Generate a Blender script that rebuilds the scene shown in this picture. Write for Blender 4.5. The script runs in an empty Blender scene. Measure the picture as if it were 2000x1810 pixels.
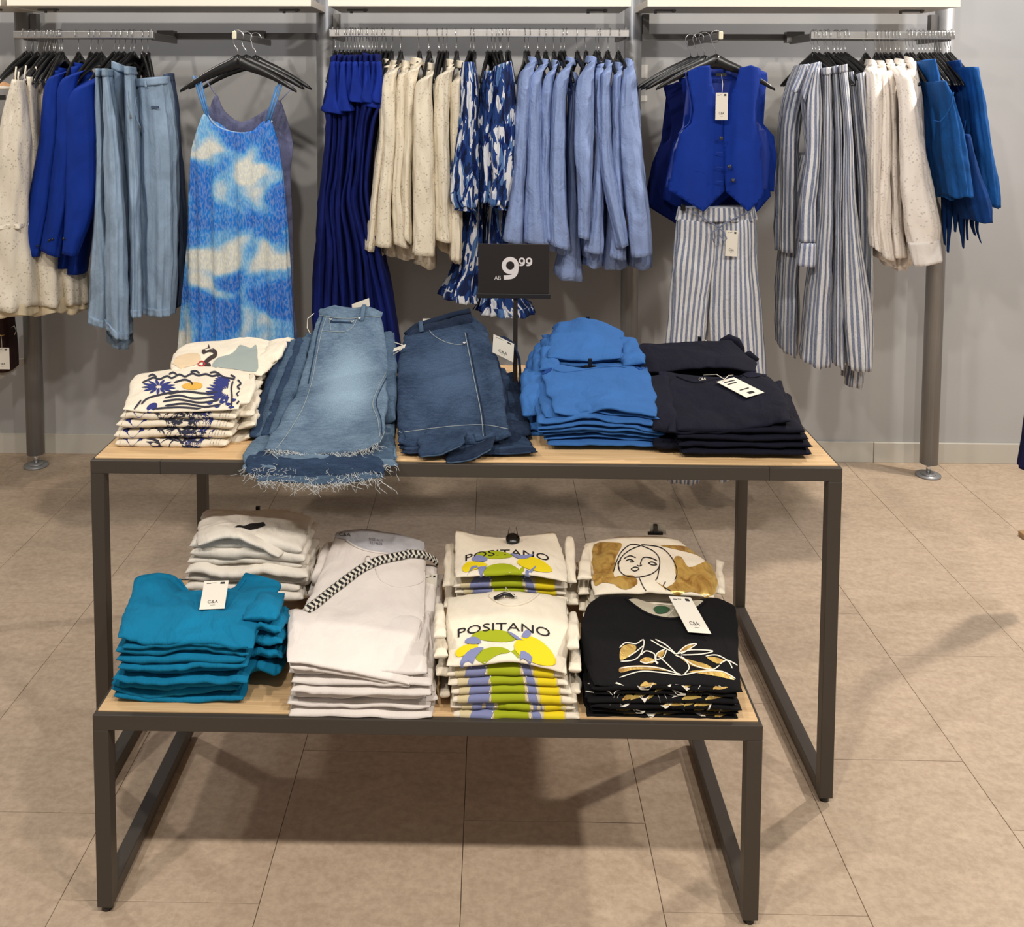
import bpy, math, random
import numpy as np
from mathutils import Vector, Matrix
from mathutils.geometry import delaunay_2d_cdt

SC = bpy.context.scene
COL = SC.collection

# ---------------------------------------------------------------- camera
F, CX, CY, H = 1900.0, 921.2145, 309.3352, 1.6
YAW, PITCH, ROLL = 0.0207, 0.0686, 0.0029
def _axes():
    c, s = math.cos(YAW), math.sin(YAW)
    fwd = np.array([-s, c, 0]); right = np.array([c, s, 0]); up = np.array([0, 0, 1.])
    f2 = fwd*math.cos(PITCH) - up*math.sin(PITCH); u2 = up*math.cos(PITCH) + fwd*math.sin(PITCH)
    return right*math.cos(ROLL) + u2*math.sin(ROLL), u2*math.cos(ROLL) - right*math.sin(ROLL), f2
AR, AU, AF = _axes()
cd = bpy.data.cameras.new('camera'); cam = bpy.data.objects.new('camera', cd); COL.objects.link(cam)
cd.sensor_width = 36; cd.sensor_fit = 'HORIZONTAL'; cd.lens = F*36/2000
cd.shift_x = (1000 - CX)/2000; cd.shift_y = (CY - 905)/2000
cd.clip_start = 0.05
m = Matrix(((AR[0], AU[0], -AF[0], 0), (AR[1], AU[1], -AF[1], 0), (AR[2], AU[2], -AF[2], H), (0, 0, 0, 1)))
cam.matrix_world = m
SC.camera = cam

# ---------------------------------------------------------------- world, lamps, exposure
SC.view_settings.view_transform = 'Standard'
SC.view_settings.look = 'None'
SC.view_settings.gamma = 1
SC.view_settings.use_curve_mapping = False
SC.view_settings.exposure = 0.13
wd = bpy.data.worlds.new('shop_air'); SC.world = wd; wd.use_nodes = True
wd.node_tree.nodes['Background'].inputs[0].default_value = (1.0, 0.93, 0.85, 1)
wd.node_tree.nodes['Background'].inputs[1].default_value = 0.29
def lamp(loc, target, power, size=0.14, col=(1, 0.93, 0.84), angle=1.9, blend=0.6):
    ld = bpy.data.lights.new('ceiling_spot', 'SPOT'); lo = bpy.data.objects.new('ceiling_spot', ld)
    COL.objects.link(lo); lo.location = loc
    ld.energy = power; ld.shadow_soft_size = size; ld.color = col; ld.spot_size = angle; ld.spot_blend = blend
    lo.rotation_euler = (Vector(target) - Vector(loc)).to_track_quat('-Z', 'Y').to_euler()
    lo['label'] = 'ceiling spotlight above the sales floor'; lo['category'] = 'lamp'
# track over the aisle in front of the tables, aimed at the merchandise
for x in (-1.5, -0.3, 0.9, 2.0):
    lamp((x, 0.45, 3.0), (x*0.75, 2.7, 0.8), 105, 0.06, (1, 0.93, 0.84))
# track closer to the wall
for x, pw in ((-2.1, 26), (0.1, 30), (2.75, 95)):
    lamp((x, 3.1, 3.1), (x*0.9, 3.95, 0.7), pw, 0.06, (0.97, 0.97, 1.0))
# lamps washing the floor from beyond the right end
lamp((2.65, 3.62, 2.9), (0.9, 1.9, 0.0), 230, 0.06, (1, 0.9, 0.78))
lamp((-2.4, 3.3, 3.0), (-0.9, 1.7, 0.0), 60, 0.06, (1, 0.9, 0.78))

# ---------------------------------------------------------------- pixel <-> place helpers (photo pixels at a known depth)
def W(x, y, Y):
    d = (x - CX)/F*AR + (CY - y)/F*AU + AF
    return np.array([0, 0, H]) + d*(Y/d[1])
def WZ(x, y, Z):
    d = (x - CX)/F*AR + (CY - y)/F*AU + AF
    return np.array([0, 0, H]) + d*((Z - H)/d[2])
def proj(P):
    q = P - np.array([0, 0, H]); d = q @ AF
    return np.stack([CX + F*(q @ AR)/d, CY - F*(q @ AU)/d], -1)

# ---------------------------------------------------------------- materials
MATS = {}
def lin(c):
    return tuple((v/255/12.92 if v/255 <= .04045 else ((v/255 + .055)/1.055)**2.4) for v in c[:3]) + (1,)
class NT:
    def __init__(s, name, rough=.8, metallic=0., sheen=0., spec=.3):
        s.m = bpy.data.materials.new(name); s.m.use_nodes = True; s.t = s.m.node_tree
        s.b = s.t.nodes['Principled BSDF']
        s.b.inputs['Roughness'].default_value = rough; s.b.inputs['Metallic'].default_value = metallic
        s.b.inputs['Specular IOR Level'].default_value = spec
        if sheen: s.b.inputs['Sheen Weight'].default_value = sheen
    def n(s, typ, **kw):
        nd = s.t.nodes.new(typ)
        for k, v in kw.items():
            if k in nd.inputs.keys(): nd.inputs[k].default_value = v
            else: setattr(nd, k, v)
        return nd
    def l(s, a, b): s.t.links.new(a, b)
    def uv(s, scale=(1, 1, 1), src='UV', rot=(0, 0, 0)):
        tc = s.n('ShaderNodeTexCoord'); mp = s.n('ShaderNodeMapping')
        mp.inputs['Scale'].default_value = scale; mp.inputs['Rotation'].default_value = rot
        s.l(tc.outputs[src], mp.inputs['Vector']); return mp.outputs[0]
    def noise(s, vec, scale, detail=3, rough=.6, dist=0.):
        nd = s.n('ShaderNodeTexNoise'); nd.inputs['Scale'].default_value = scale
        nd.inputs['Detail'].default_value = detail; nd.inputs['Roughness'].default_value = rough
        nd.inputs['Distortion'].default_value = dist
        s.l(vec, nd.inputs['Vector']); return nd.outputs[0]
    def ramp(s, fac, stops, interp='LINEAR'):
        r = s.n('ShaderNodeValToRGB'); cr = r.color_ramp; cr.interpolation = interp
        while len(cr.elements) < len(stops): cr.elements.new(0.5)
        for e, (p, c) in zip(cr.elements, stops): e.position = p; e.color = lin(c)
        s.l(fac, r.inputs[0]); return r.outputs[0]
    def mix(s, fac, a, b, mode='MIX'):
        mx = s.n('ShaderNodeMix', data_type='RGBA', blend_type=mode)
        if isinstance(fac, float): mx.inputs[0].default_value = fac
        else: s.l(fac, mx.inputs[0])
        for i, v in ((6, a), (7, b)):
            if isinstance(v, tuple): mx.inputs[i].default_value = v
            else: s.l(v, mx.inputs[i])
        return mx.outputs[2]
    def bump(s, h, strength=.3, dist=.002, prev=None):
        bp = s.n('ShaderNodeBump'); bp.inputs['Strength'].default_value = strength; bp.inputs['Distance'].default_value = dist
        s.l(h, bp.inputs['Height'])
        if prev is not None: s.l(prev, bp.inputs['Normal'])
        return bp.outputs[0]
    def out(s, col=None, nrm=None):
        if col is not None:
            if isinstance(col, tuple): s.b.inputs['Base Color'].default_value = col
            else: s.l(col, s.b.inputs['Base Color'])
        if nrm is not None: s.l(nrm, s.b.inputs['Normal'])
        return s.m
def cached(fn):
    def g(*a, **k):
        key = (fn.__name__, a, tuple(sorted(k.items())))
        if key not in MATS: MATS[key] = fn(*a, **k)
        return MATS[key]
    return g
@cached
def plain(name, c, rough=.6, metallic=0., spec=.4):
    t = NT(name, rough, metallic, 0, spec); return t.out(lin(c))
@cached
def cloth(name, c, sheen=.0, var=.08, crease=.5, rough=.9):
    t = NT(name, rough, 0, sheen, .15)
    v = t.uv(); n1 = t.noise(v, 9, 4, .6, .6); n2 = t.noise(v, 900, 2)
    lo = tuple(int(x*(1 - var)) for x in c); hi = tuple(min(255, int(x*(1 + var))) for x in c)
    col = t.ramp(n1, [(.3, lo), (.7, hi)])
    v2 = t.uv((1, .45, 1)); n3 = t.noise(v2, 26, 4, .55, 1.2); n4 = t.noise(t.uv((1, .6, 1), rot=(0, 0, .5)), 70, 3, .6, 2.0)
    nr = t.bump(n3, crease, .008); nr = t.bump(n4, crease*.6, .0025, nr); nr = t.bump(n2, .15, .0006, nr)
    return t.out(col, nr)
@cached
def denim(name, base, light, fade=0.0, sc=1.0, cen=(.02, .0)):
    t = NT(name, .9, 0, 0, .1)
    v = t.uv((1, .25, 1)); n1 = t.noise(v, 700*sc, 3, .7); v1 = t.uv(); n2 = t.noise(v1, 14, 4, .6, .5)
    w = t.noise(t.uv((1, 2.2, 1)), 60, 4, .7)
    a = t.ramp(n1, [(.3, tuple(int(x*.72) for x in base)), (.5, base), (.72, light)])
    b = t.ramp(n2, [(.35, tuple(int(x*.8) for x in base)), (.7, light)])
    c = t.mix(.45, a, b)
    c = t.mix(.2, c, t.ramp(w, [(.4, tuple(int(x*.6) for x in base)), (.6, light)]))
    if fade:
        g = t.n('ShaderNodeTexGradient', gradient_type='SPHERICAL'); tc = t.n('ShaderNodeTexCoord'); mp = t.n('ShaderNodeMapping')
        mp.inputs['Scale'].default_value = (9.5, 4.2, 1); mp.inputs['Location'].default_value = (-cen[0]*9.5, -cen[1]*4.2, 0)
        t.l(tc.outputs['UV'], mp.inputs['Vector']); t.l(mp.outputs[0], g.inputs['Vector'])
        gg = t.ramp(g.outputs['Fac'], [(0, (0, 0, 0)), (.9, (255, 255, 255))], 'EASE')
        mm = t.n('ShaderNodeMath', operation='MULTIPLY'); t.l(gg, mm.inputs[0]); mm.inputs[1].default_value = fade
        c = t.mix(mm.outputs[0], c, t.ramp(n1, [(.3, light), (.6, tuple(min(255, int(x*1.22)) for x in light))]))
    nr = t.bump(n1, .35, .0008); nr = t.bump(n2, .6, .006, nr)
    return t.out(c, nr)
@cached
def eyelet(name, c, hole):
    t = NT(name, .9, 0, 0, .15)
    v = t.uv((1, 1, 1))
    vo = t.n('ShaderNodeTexVoronoi', feature='F1'); vo.inputs['Scale'].default_value = 95; t.l(v, vo.inputs['Vector'])
    ho = t.ramp(vo.outputs['Distance'], [(0.10, hole), (.17, tuple(int(x*.86) for x in c)), (.3, tuple(int(x*.95) for x in c)), (.36, c)])
    msk = t.noise(v, 14, 2); mk = t.ramp(msk, [(.40, (0, 0, 0)), (.52, (255, 255, 255))])
    col = t.mix(mk, lin(c), ho)
    n3 = t.noise(t.uv((1, .4, 1)), 30, 4, .55, 1)
    nr = t.bump(n3, .5, .006); nr = t.bump(ho, .25, .001, nr)
    return t.out(col, nr)
@cached
def stripes(name, c1, c2, period=.021, duty=.5):
    t = NT(name, .9, 0, 0, .15)
    v = t.uv((1, 1, 1)); w = t.n('ShaderNodeTexWave', wave_type='BANDS', bands_direction='X', wave_profile='SIN')
    w.inputs['Scale'].default_value = 1/period*0.3183/1.0*1.0; w.inputs['Distortion'].default_value = .5
    w.inputs['Detail'].default_value = 2; w.inputs['Detail Scale'].default_value = .4
    t.l(v, w.inputs['Vector'])
    col = t.ramp(w.outputs['Fac'], [(duty - .1, c1), (duty + .1, c2)])
    n3 = t.noise(t.uv((1, .4, 1)), 34, 4, .55, 1.2); n2 = t.noise(t.uv((1, .15, 1)), 700, 2)
    col = t.mix(.14, col, t.ramp(n2, [(.35, (70, 80, 120)), (.65, (250, 250, 250))]))
    return t.out(col, t.bump(n3, .7, .007))
@cached
def ikat(name):
    t = NT(name, .85, 0, 0, .2)
    v = t.uv((1, .33, 1)); n = t.noise(v, 27, 2.5, .55, .9); n2 = t.noise(t.uv((1, .25, 1), rot=(0, 0, .1)), 24, 2, .5, .6)
    a = t.ramp(n, [(.0, (20, 34, 70)), (.42, (32, 60, 118)), (.53, (204, 206, 212)), (.62, (178, 182, 194))], 'CONSTANT')
    b = t.ramp(n2, [(.0, (255, 255, 255)), (.55, (96, 136, 190))], 'CONSTANT')
    col = t.mix(1., a, b, 'MULTIPLY')
    n3 = t.noise(t.uv((1, .3, 1)), 30, 4, .55, 1)
    return t.out(col, t.bump(n3, .5, .008))
@cached
def tiedye(name):
    t = NT(name, .75, 0, 0, .3)
    n = t.noise(t.uv((1.0, 1.25, 1)), 5.2, 1.2, .5, .7)
    col = t.ramp(n, [(.40, (14, 98, 190)), (.47, (30, 124, 208)), (.53, (110, 172, 214)), (.61, (214, 214, 200))])
    f = t.noise(t.uv((1, .3, 1), rot=(0, 0, .3)), 190, 1, .5, .3)
    c2 = t.mix(.16, col, t.ramp(f, [(.42, (20, 110, 200)), (.6, (216, 222, 214))]), 'MIX')
    nr = t.bump(f, .8, .003)
    return t.out(c2, nr)
@cached
def gold(name):
    t = NT(name, .3, .6, 0, .6); n = t.noise(t.uv((1, .6, 1)), 34, 4, .6, 1)
    return t.out(t.ramp(n, [(.3, (168, 120, 60)), (.6, (238, 202, 116))]), t.bump(n, .6, .004))
def tile_mat(k):
    t = NT('stone_tile', .55, 0, 0, .35)
    v = t.uv(src='Object')
    a = t.noise(t.uv((1, 3, 1), 'Object'), 3.2, 6, .62, .4); b = t.noise(v, 60, 3, .7); c = t.noise(t.uv((1, 2.5, 1), 'Object'), 14, 5, .65, .8)
    s = [1.0, .965, 1.03][k]
    q = lambda c_: tuple(min(255, int(x*s)) for x in c_)
    col = t.mix(.45, t.ramp(a, [(.3, q((158, 138, 116))), (.7, q((182, 160, 137)))]), t.ramp(c, [(.3, q((160, 140, 120))), (.68, q((196, 177, 156)))]))
    col = t.mix(.12, col, t.ramp(b, [(.4, (120, 105, 90)), (.6, (210, 195, 178))]))
    return t.out(col, t.bump(c, .12, .001))
def wall_mat():
    t = NT('painted_wall', .85, 0, 0, .2)
    n = t.noise(t.uv(src='Object'), 1.3, 3); s = t.noise(t.uv((.4, 1, 3), 'Object'), 5, 4)
    col = t.ramp(n, [(.35, (168, 167, 166)), (.7, (178, 177, 176))])
    return t.out(col, t.bump(s, .05, .003))
def wood_mat():
    t = NT('oak_laminate', .5, 0, 0, .35)
    a = t.noise(t.uv((.9, 26, 26), 'Object'), 3.0, 5, .6, .7); b = t.noise(t.uv((3, 120, 120), 'Object'), 3, 3)
    col = t.mix(.4, t.ramp(a, [(.3, (176, 140, 98)), (.55, (205, 172, 128)), (.75, (220, 192, 150))]), t.ramp(b, [(.35, (185, 150, 108)), (.65, (218, 188, 146))]))
    return t.out(col, t.bump(b, .05, .0006))
def brushed(name, c, rough=.35, met=.9):
    t = NT(name, rough, met, 0, .5)
    n = t.noise(t.uv((40, 40, 1), 'Object'), 6, 2)
    return t.out(t.ramp(n, [(.3, tuple(int(x*.94) for x in c)), (.7, c)]))
M_FRAME = plain('dark_powder_coat', (72, 66, 60), .42, .35, .5)
M_WOOD = wood_mat(); M_WALL = wall_mat()
M_POST = brushed('satin_aluminium', (150, 150, 152), .42, .45)
M_RAIL = brushed('brushed_steel_rail', (190, 188, 186), .3, .85)
M_BAR = plain('dark_grey_steel', (112, 110, 108), .45, .5)
M_CHROME = plain('chrome_wire', (225, 225, 225), .15, 1.)
M_BLACK = plain('black_plastic', (16, 16, 17), .28, 0., .5)
M_SHELF = plain('cream_laminate', (205, 197, 184), .45)
M_TAG = plain('white_card', (214, 208, 196), .6)
M_INK = plain('black_ink', (22, 22, 24), .6)
M_CORD = plain('white_cord', (206, 200, 188), .8)
M_SIGN = plain('black_card', (34, 30, 29), .35)

# ---------------------------------------------------------------- object helpers
def tag(o, label=None, cat=None, group=None, kind=None):
    if label: o['label'] = label
    if cat: o['category'] = cat
    if group: o['group'] = group
    if kind: o['kind'] = kind
    return o
def obj(name, V, Fc, mat, parent=None, uv=None, smooth=True):
    V = np.asarray(V, float)
    if parent is not None: org = np.array(parent['_org'] if '_org' in parent.keys() else (0, 0, 0))
    else: org = np.array([V[:, 0].mean(), V[:, 1].mean(), V[:, 2].min()])
    me = bpy.data.meshes.new(name); me.from_pydata([tuple(p) for p in (V - org)], [], Fc)
    me.materials.append(mat)
    if uv is not None:
        ul = me.uv_layers.new(name='UVMap'); idx = np.empty(len(me.loops), dtype=np.int32)
        me.loops.foreach_get('vertex_index', idx)
        ul.data.foreach_set('uv', np.asarray(uv, dtype=np.float32)[idx].ravel())
    if smooth: me.polygons.foreach_set('use_smooth', [True]*len(me.polygons))
    o = bpy.data.objects.new(name, me); COL.objects.link(o)
    if parent is not None: o.parent = parent
    else: o.location = org
    o['_org'] = [float(a) for a in org]
    return o
def empty(name, loc):
    o = bpy.data.objects.new(name, None); COL.objects.link(o); o.location = loc; o.empty_display_size = .05
    o['_org'] = [float(a) for a in loc]; return o
class MB:
    def __init__(s): s.v = []; s.f = []
    def add(s, V, Fc):
        b = len(s.v); s.v += [tuple(p) for p in V]; s.f += [tuple(i + b for i in f) for f in Fc]; return s
    def box(s, a, b, bev=0.0):
        x0, y0, z0 = [min(p, q) for p, q in zip(a, b)]; x1, y1, z1 = [max(p, q) for p, q in zip(a, b)]
        if bev <= 0:
            V = [(x, y, z) for x in (x0, x1) for y in (y0, y1) for z in (z0, z1)]
            return s.add(V, [(0, 1, 3, 2), (4, 6, 7, 5), (0, 4, 5, 1), (2, 3, 7, 6), (0, 2, 6, 4), (1, 5, 7, 3)])
        import bmesh
        bm = bmesh.new(); bmesh.ops.create_cube(bm, size=1)
        for v in bm.verts: v.co = Vector(((x0 + x1)/2 + v.co.x*(x1 - x0), (y0 + y1)/2 + v.co.y*(y1 - y0), (z0 + z1)/2 + v.co.z*(z1 - z0)))
        bmesh.ops.bevel(bm, geom=bm.edges[:], offset=bev, segments=2, affect='EDGES', profile=.5)
        bm.verts.ensure_lookup_table(); bm.verts.index_update()
        s.add([v.co[:] for v in bm.verts], [tuple(v.index for v in f.verts) for f in bm.faces]); bm.free(); return s
    def tube(s, pts, r, n=8, cap=True, rr=None, flat=1.0):
        pts = [np.array(p, float) for p in pts]; base = len(s.v); k = len(pts)
        ref = None
        for i, p in enumerate(pts):
            t = pts[min(i + 1, k - 1)] - pts[max(i - 1, 0)]; t /= (np.linalg.norm(t) + 1e-12)
            if ref is None:
                ref = np.cross(t, [0, 0, 1.]);
                if np.linalg.norm(ref) < .2: ref = np.cross(t, [1., 0, 0])
            ref = ref - t*(ref @ t); ref /= (np.linalg.norm(ref) + 1e-12); bi = np.cross(t, ref)
            R = rr[i] if rr is not None else r
            for j in range(n):
                a = 2*math.pi*j/n; s.v.append(tuple(p + ref*R*math.cos(a) + bi*R*flat*math.sin(a)))
        for i in range(k - 1):
            for j in range(n):
                a = base + i*n + j; b = base + i*n + (j + 1) % n
                s.f.append((a, b, b + n, a + n))
        if cap:
            s.f.append(tuple(base + j for j in range(n))[::-1]); s.f.append(tuple(base + (k - 1)*n + j for j in range(n)))
        return s
    def cyl(s, c, r, z0, z1, n=24): return s.tube([(c[0], c[1], z0), (c[0], c[1], z1)], r, n)
    def build(s, name, mat, parent=None, smooth=False): return obj(name, s.v, s.f, mat, parent, None, smooth)

def cat_rom(P, t):
    """P: (n,...) control points, t in [0,1] array -> interpolated"""
    P = np.asarray(P, float); n = len(P)
    if n == 2:
        tt = t.reshape((-1,) + (1,)*(P.ndim - 1)); return P[0]*(1 - tt) + P[1]*tt
    x = t*(n - 1); i = np.clip(np.floor(x).astype(int), 0, n - 2); f = x - i
    f = f.reshape((-1,) + (1,)*(P.ndim - 1))
    p1, p2 = P[i], P[i + 1]
    p0 = np.where((i > 0).reshape(f.shape), P[np.maximum(i - 1, 0)], 2*p1 - p2)
    p3 = np.where((i < n - 2).reshape(f.shape), P[np.minimum(i + 2, n - 1)], 2*p2 - p1)
    return .5*((2*p1) + (-p0 + p2)*f + (2*p0 - 5*p1 + 4*p2 - p3)*f**2 + (-p0 + 3*p1 - 3*p2 + p3)*f**3)

class Wr:
    """smooth random wrinkle field"""
    def __init__(s, seed, scale, n=7):
        r = np.random.RandomState(seed); th = r.rand(n)*6.28; k = scale*(.5 + r.rand(n)*1.6)
        s.kx = k*np.cos(th); s.ky = k*np.sin(th); s.p = r.rand(n)*6.28; s.n = n
        s.wx, s.wy, s.wp = r.randn(3), r.randn(3), r.rand(3)*6.28; s.sc = scale
    def __call__(s, x, y):
        wx = sum(math.copysign(.25, a)*np.sin(s.sc*.6*(a*y + b*x) + p) for a, b, p in zip(s.wx, s.wy, s.wp))/s.sc*3
        o = 0
        for i in range(s.n): o = o + np.sin(s.kx[i]*(x + wx) + s.ky[i]*(y - wx) + s.p[i])
        return o/s.n*1.4
    def ridge(s, x, y):
        return 1 - np.abs(s(x, y))*1.6

# ---------------------------------------------------------------- folded cloth (pillow slab with fold-rounded rim)
def row(Y, *pts):
    return [W(x, y, Y) for x, y in pts]
class Slab:
    def __init__(s, rows, t, seed=0, wr=.002, wsc=30, p=10, q=8, wave=0., wavek=1.0, edge=.004, sharp=1):
        s.P = np.array(rows, float)      # (nv, nu, 3)
        s.t = t; s.seed = seed; s.wr = wr; s.p = p; s.q = q; s.wave = wave; s.wavek = wavek
        s.w1 = Wr(seed*7 + 1, wsc); s.w2 = Wr(seed*7 + 2, wsc*2.6); s.w3 = Wr(seed*7 + 3, 60); s.edge = edge
        s.hump = None; s.ph = np.random.RandomState(seed + 50).rand()*6.28
        a = s.P[:, 0]; b = s.P[:, -1]; s.wid = np.linalg.norm(a - b, axis=1).mean()
        m_ = s.P[:, s.P.shape[1]//2]; s.dep = np.linalg.norm(np.diff(m_, axis=0), axis=1).sum()
    def mid(s, u, v):
        u = np.asarray(u, float); v = np.asarray(v, float); sh = u.shape
        uf = u.ravel(); vf = v.ravel()
        # interpolate along v then along u
        A = cat_rom(s.P, np.clip((vf + 1)/2, 0, 1))          # (N, nu, 3)
        nu = A.shape[1]; x = np.clip((uf + 1)/2, 0, 1)*(nu - 1)
        i = np.clip(np.floor(x).astype(int), 0, nu - 2); f = (x - i)[:, None]; ar = np.arange(len(x))
        p1, p2 = A[ar, i], A[ar, i + 1]
        if nu > 2:
            p0 = np.where((i > 0)[:, None], A[ar, np.maximum(i - 1, 0)], 2*p1 - p2)
            p3 = np.where((i < nu - 2)[:, None], A[ar, np.minimum(i + 2, nu - 1)], 2*p2 - p1)
            Q = .5*((2*p1) + (-p0 + p2)*f + (2*p0 - 5*p1 + 4*p2 - p3)*f**2 + (-p0 + 3*p1 - 3*p2 + p3)*f**3)
        else: Q = p1*(1 - f) + p2*f
        X = uf*s.wid/2; Yy = vf*s.dep/2
        z = s.wr*s.w1(X, Yy) + s.wr*.5*s.w2(X, Yy) + s.wr*.8*(s.w1.ridge(X*.7, Yy*.7) - .5)
        if s.hump: z = z + s.hump[1]*s.hump[2](X, Yy*.3)
        z = z + s.wave*np.cos(uf*math.pi*s.wavek*.9)*(.6 + .4*np.cos(vf*1.2))
        Q = Q.copy(); Q[:, 2] += z
        Q[:, 0] += s.edge*s.w3(Yy*1.0, Yy*0 + 3)*uf
        Q[:, 1] += s.edge*s.w3(X*1.0, X*0 + 8)*(-vf)*.8
        return Q.reshape(sh + (3,))
    def g(s, u, v):
        return np.sqrt(np.clip(1 - np.abs(u)**s.p, 0, 1)*np.clip(1 - np.abs(v)**s.q, 0, 1))
    def top(s, u, v, off=0.):
        u = np.asarray(u, float); v = np.asarray(v, float)
        vv = np.where(v < -1, -2 - v, v); sg = np.where(v < -1, -1., 1.)
        Q = s.mid(u, vv); Q[..., 2] += sg*s.t/2*s.g(u, vv)
        if off:
            e = 1e-3
            a = s.top(u + e, v) - Q; b = s.top(u, v + e) - Q
            n = np.cross(a, b); n /= (np.linalg.norm(n, axis=-1, keepdims=True) + 1e-12)
            Q = Q + n*off
        return Q
    def inv(s, px, it=14):
        """(u,v) on the surface seen at the photo pixels px"""
        px = np.asarray(px, float); u = np.zeros(len(px)); v = np.zeros(len(px)) - .3; e = 1e-3
        for _ in range(it):
            b = proj(s.top(u, v)); bu = (proj(s.top(u + e, v)) - b)/e; bv = (proj(s.top(u, v + e)) - b)/e
            r = px - b; det = bu[:, 0]*bv[:, 1] - bu[:, 1]*bv[:, 0]
            det = np.where(np.abs(det) < 1e-3, 1e-3, det)
            du = (r[:, 0]*bv[:, 1] - r[:, 1]*bv[:, 0])/det; dv = (bu[:, 0]*r[:, 1] - bu[:, 1]*r[:, 0])/det
            u = np.clip(u + np.clip(du, -.3, .3), -.995, .995); v = np.clip(v + np.clip(dv, -.3, .3), -1.03, .99)
        return np.stack([u, v], -1)
    def build(s, name, mat, parent=None, nu=56, nv=34, uvoff=(0, 0)):
        cu = -np.cos(np.linspace(0, math.pi, nu)); lu = np.linspace(-1, 1, nu); us = .55*cu + .45*lu
        cv = -np.cos(np.linspace(0, math.pi, nv)); lv = np.linspace(-1, 1, nv); vs = .75*cv + .25*lv
        U, V = np.meshgrid(us, vs); M = s.mid(U, V); G = s.g(U, V)*s.t/2
        T = M.copy(); T[..., 2] += G; B = M.copy(); B[..., 2] -= G
        Vt = T.reshape(-1, 3).tolist(); idT = np.arange(nu*nv).reshape(nv, nu)
        idB = idT.copy(); k = nu*nv; ex = []
        for j in range(1, nv - 1):
            for i in range(1, nu - 1): idB[j, i] = k; k += 1; ex.append(B[j, i].tolist())
        Vt += ex; Fc = []
        for j in range(nv - 1):
            for i in range(nu - 1):
                Fc.append((idT[j, i], idT[j, i + 1], idT[j + 1, i + 1], idT[j + 1, i]))
                Fc.append((idB[j, i], idB[j + 1, i], idB[j + 1, i + 1], idB[j, i + 1]))
        Vt = np.array(Vt)
        uv = np.zeros((len(Vt), 2)); uu = (U*s.wid/2 + uvoff[0]).ravel(); v2 = (V*s.dep/2 + uvoff[1]).ravel()
        uv[:nu*nv, 0] = uu; uv[:nu*nv, 1] = v2
        uv[nu*nv:, 0] = (U[1:-1, 1:-1]*s.wid/2).ravel(); uv[nu*nv:, 1] = -(V[1:-1, 1:-1]*s.dep/2).ravel() - s.dep
        Fc = [tuple(int(a) for a in f) for f in Fc]
        s.o = obj(name, Vt, Fc, mat, parent, uv); return s.o

def cdt_fill(poly, step):
    """dense triangulation of a 2D polygon"""
    P = [Vector((float(a), float(b))) for a, b in poly]; n0 = len(P); pts = []
    for i in range(n0):
        a, b = P[i], P[(i + 1) % n0]; L = (b - a).length; k = max(1, int(L/step))
        for j in range(k): pts.append(a.lerp(b, j/k))
    nb = len(pts); E_ = [(i, (i + 1) % nb) for i in range(nb)]
    A = np.array([p[:] for p in pts]); x0, y0 = A.min(0); x1, y1 = A.max(0)
    xs = np.arange(x0 + step*.5, x1, step); ys = np.arange(y0 + step*.5, y1, step)
    if len(xs)*len(ys) < 6000:
        for x in xs:
            for y in ys:
                inside = False; j = nb - 1
                xi = A[:, 0]; yi = A[:, 1]; xj = np.roll(xi, 1); yj = np.roll(yi, 1)
                c = ((yi > y) != (yj > y)) & (x < (xj - xi)*(y - yi)/(yj - yi + 1e-15) + xi)
                if c.sum() % 2:
                    if np.min((A[:, 0] - x)**2 + (A[:, 1] - y)**2) > (step*.35)**2: pts.append(Vector((x, y)))
    r = delaunay_2d_cdt(pts, E_, [tuple(range(nb))], 1, 1e-9)
    return np.array([v[:] for v in r[0]]), [tuple(f) for f in r[2]]

def smooth_poly(pts, k=4, closed=True):
    P = np.array(pts, float); n = len(P); out = []
    rng = range(n) if closed else range(n - 1)
    for i in rng:
        if closed: p0, p1, p2, p3 = P[i - 1], P[i], P[(i + 1) % n], P[(i + 2) % n]
        else: p0, p1, p2, p3 = P[max(i - 1, 0)], P[i], P[i + 1], P[min(i + 2, n - 1)]
        for j in range(k):
            f = j/k
            out.append(.5*((2*p1) + (-p0 + p2)*f + (2*p0 - 5*p1 + 4*p2 - p3)*f*f + (-p0 + 3*p1 - 3*p2 + p3)*f**3))
    if not closed: out.append(P[-1])
    return np.array(out)

def decal_px(s, name, polys, mat, parent, off=.0012, step=.06, closed_smooth=3):
    """flat print: polygons traced on the cloth at photo pixels"""
    if len(polys) > 1 and name in ('lemon', 'lime_leaf', 'periwinkle_leaf', 'navy_leaf_print', 'lace_trim'):
        for pl in polys: decal_px(s, name, [pl], mat, parent, off, step, closed_smooth)
        return
    Vs, Fs = [], []
    for pl in polys:
        pp = smooth_poly(pl, closed_smooth) if closed_smooth else np.array(pl, float)
        uvp = s.inv(pp)
        try: v2, f2 = cdt_fill(uvp, step)
        except Exception: continue
        if len(v2) < 3: continue
        b = len(Vs); Vs += s.top(v2[:, 0], v2[:, 1], off).tolist(); Fs += [tuple(i + b for i in f) for f in f2]
    if Vs:
        o = obj(name, np.array(Vs), Fs, mat, parent, np.array(Vs)[:, :2])
        if len(polys) > 1: o['kind'] = 'stuff'
        return o
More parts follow.
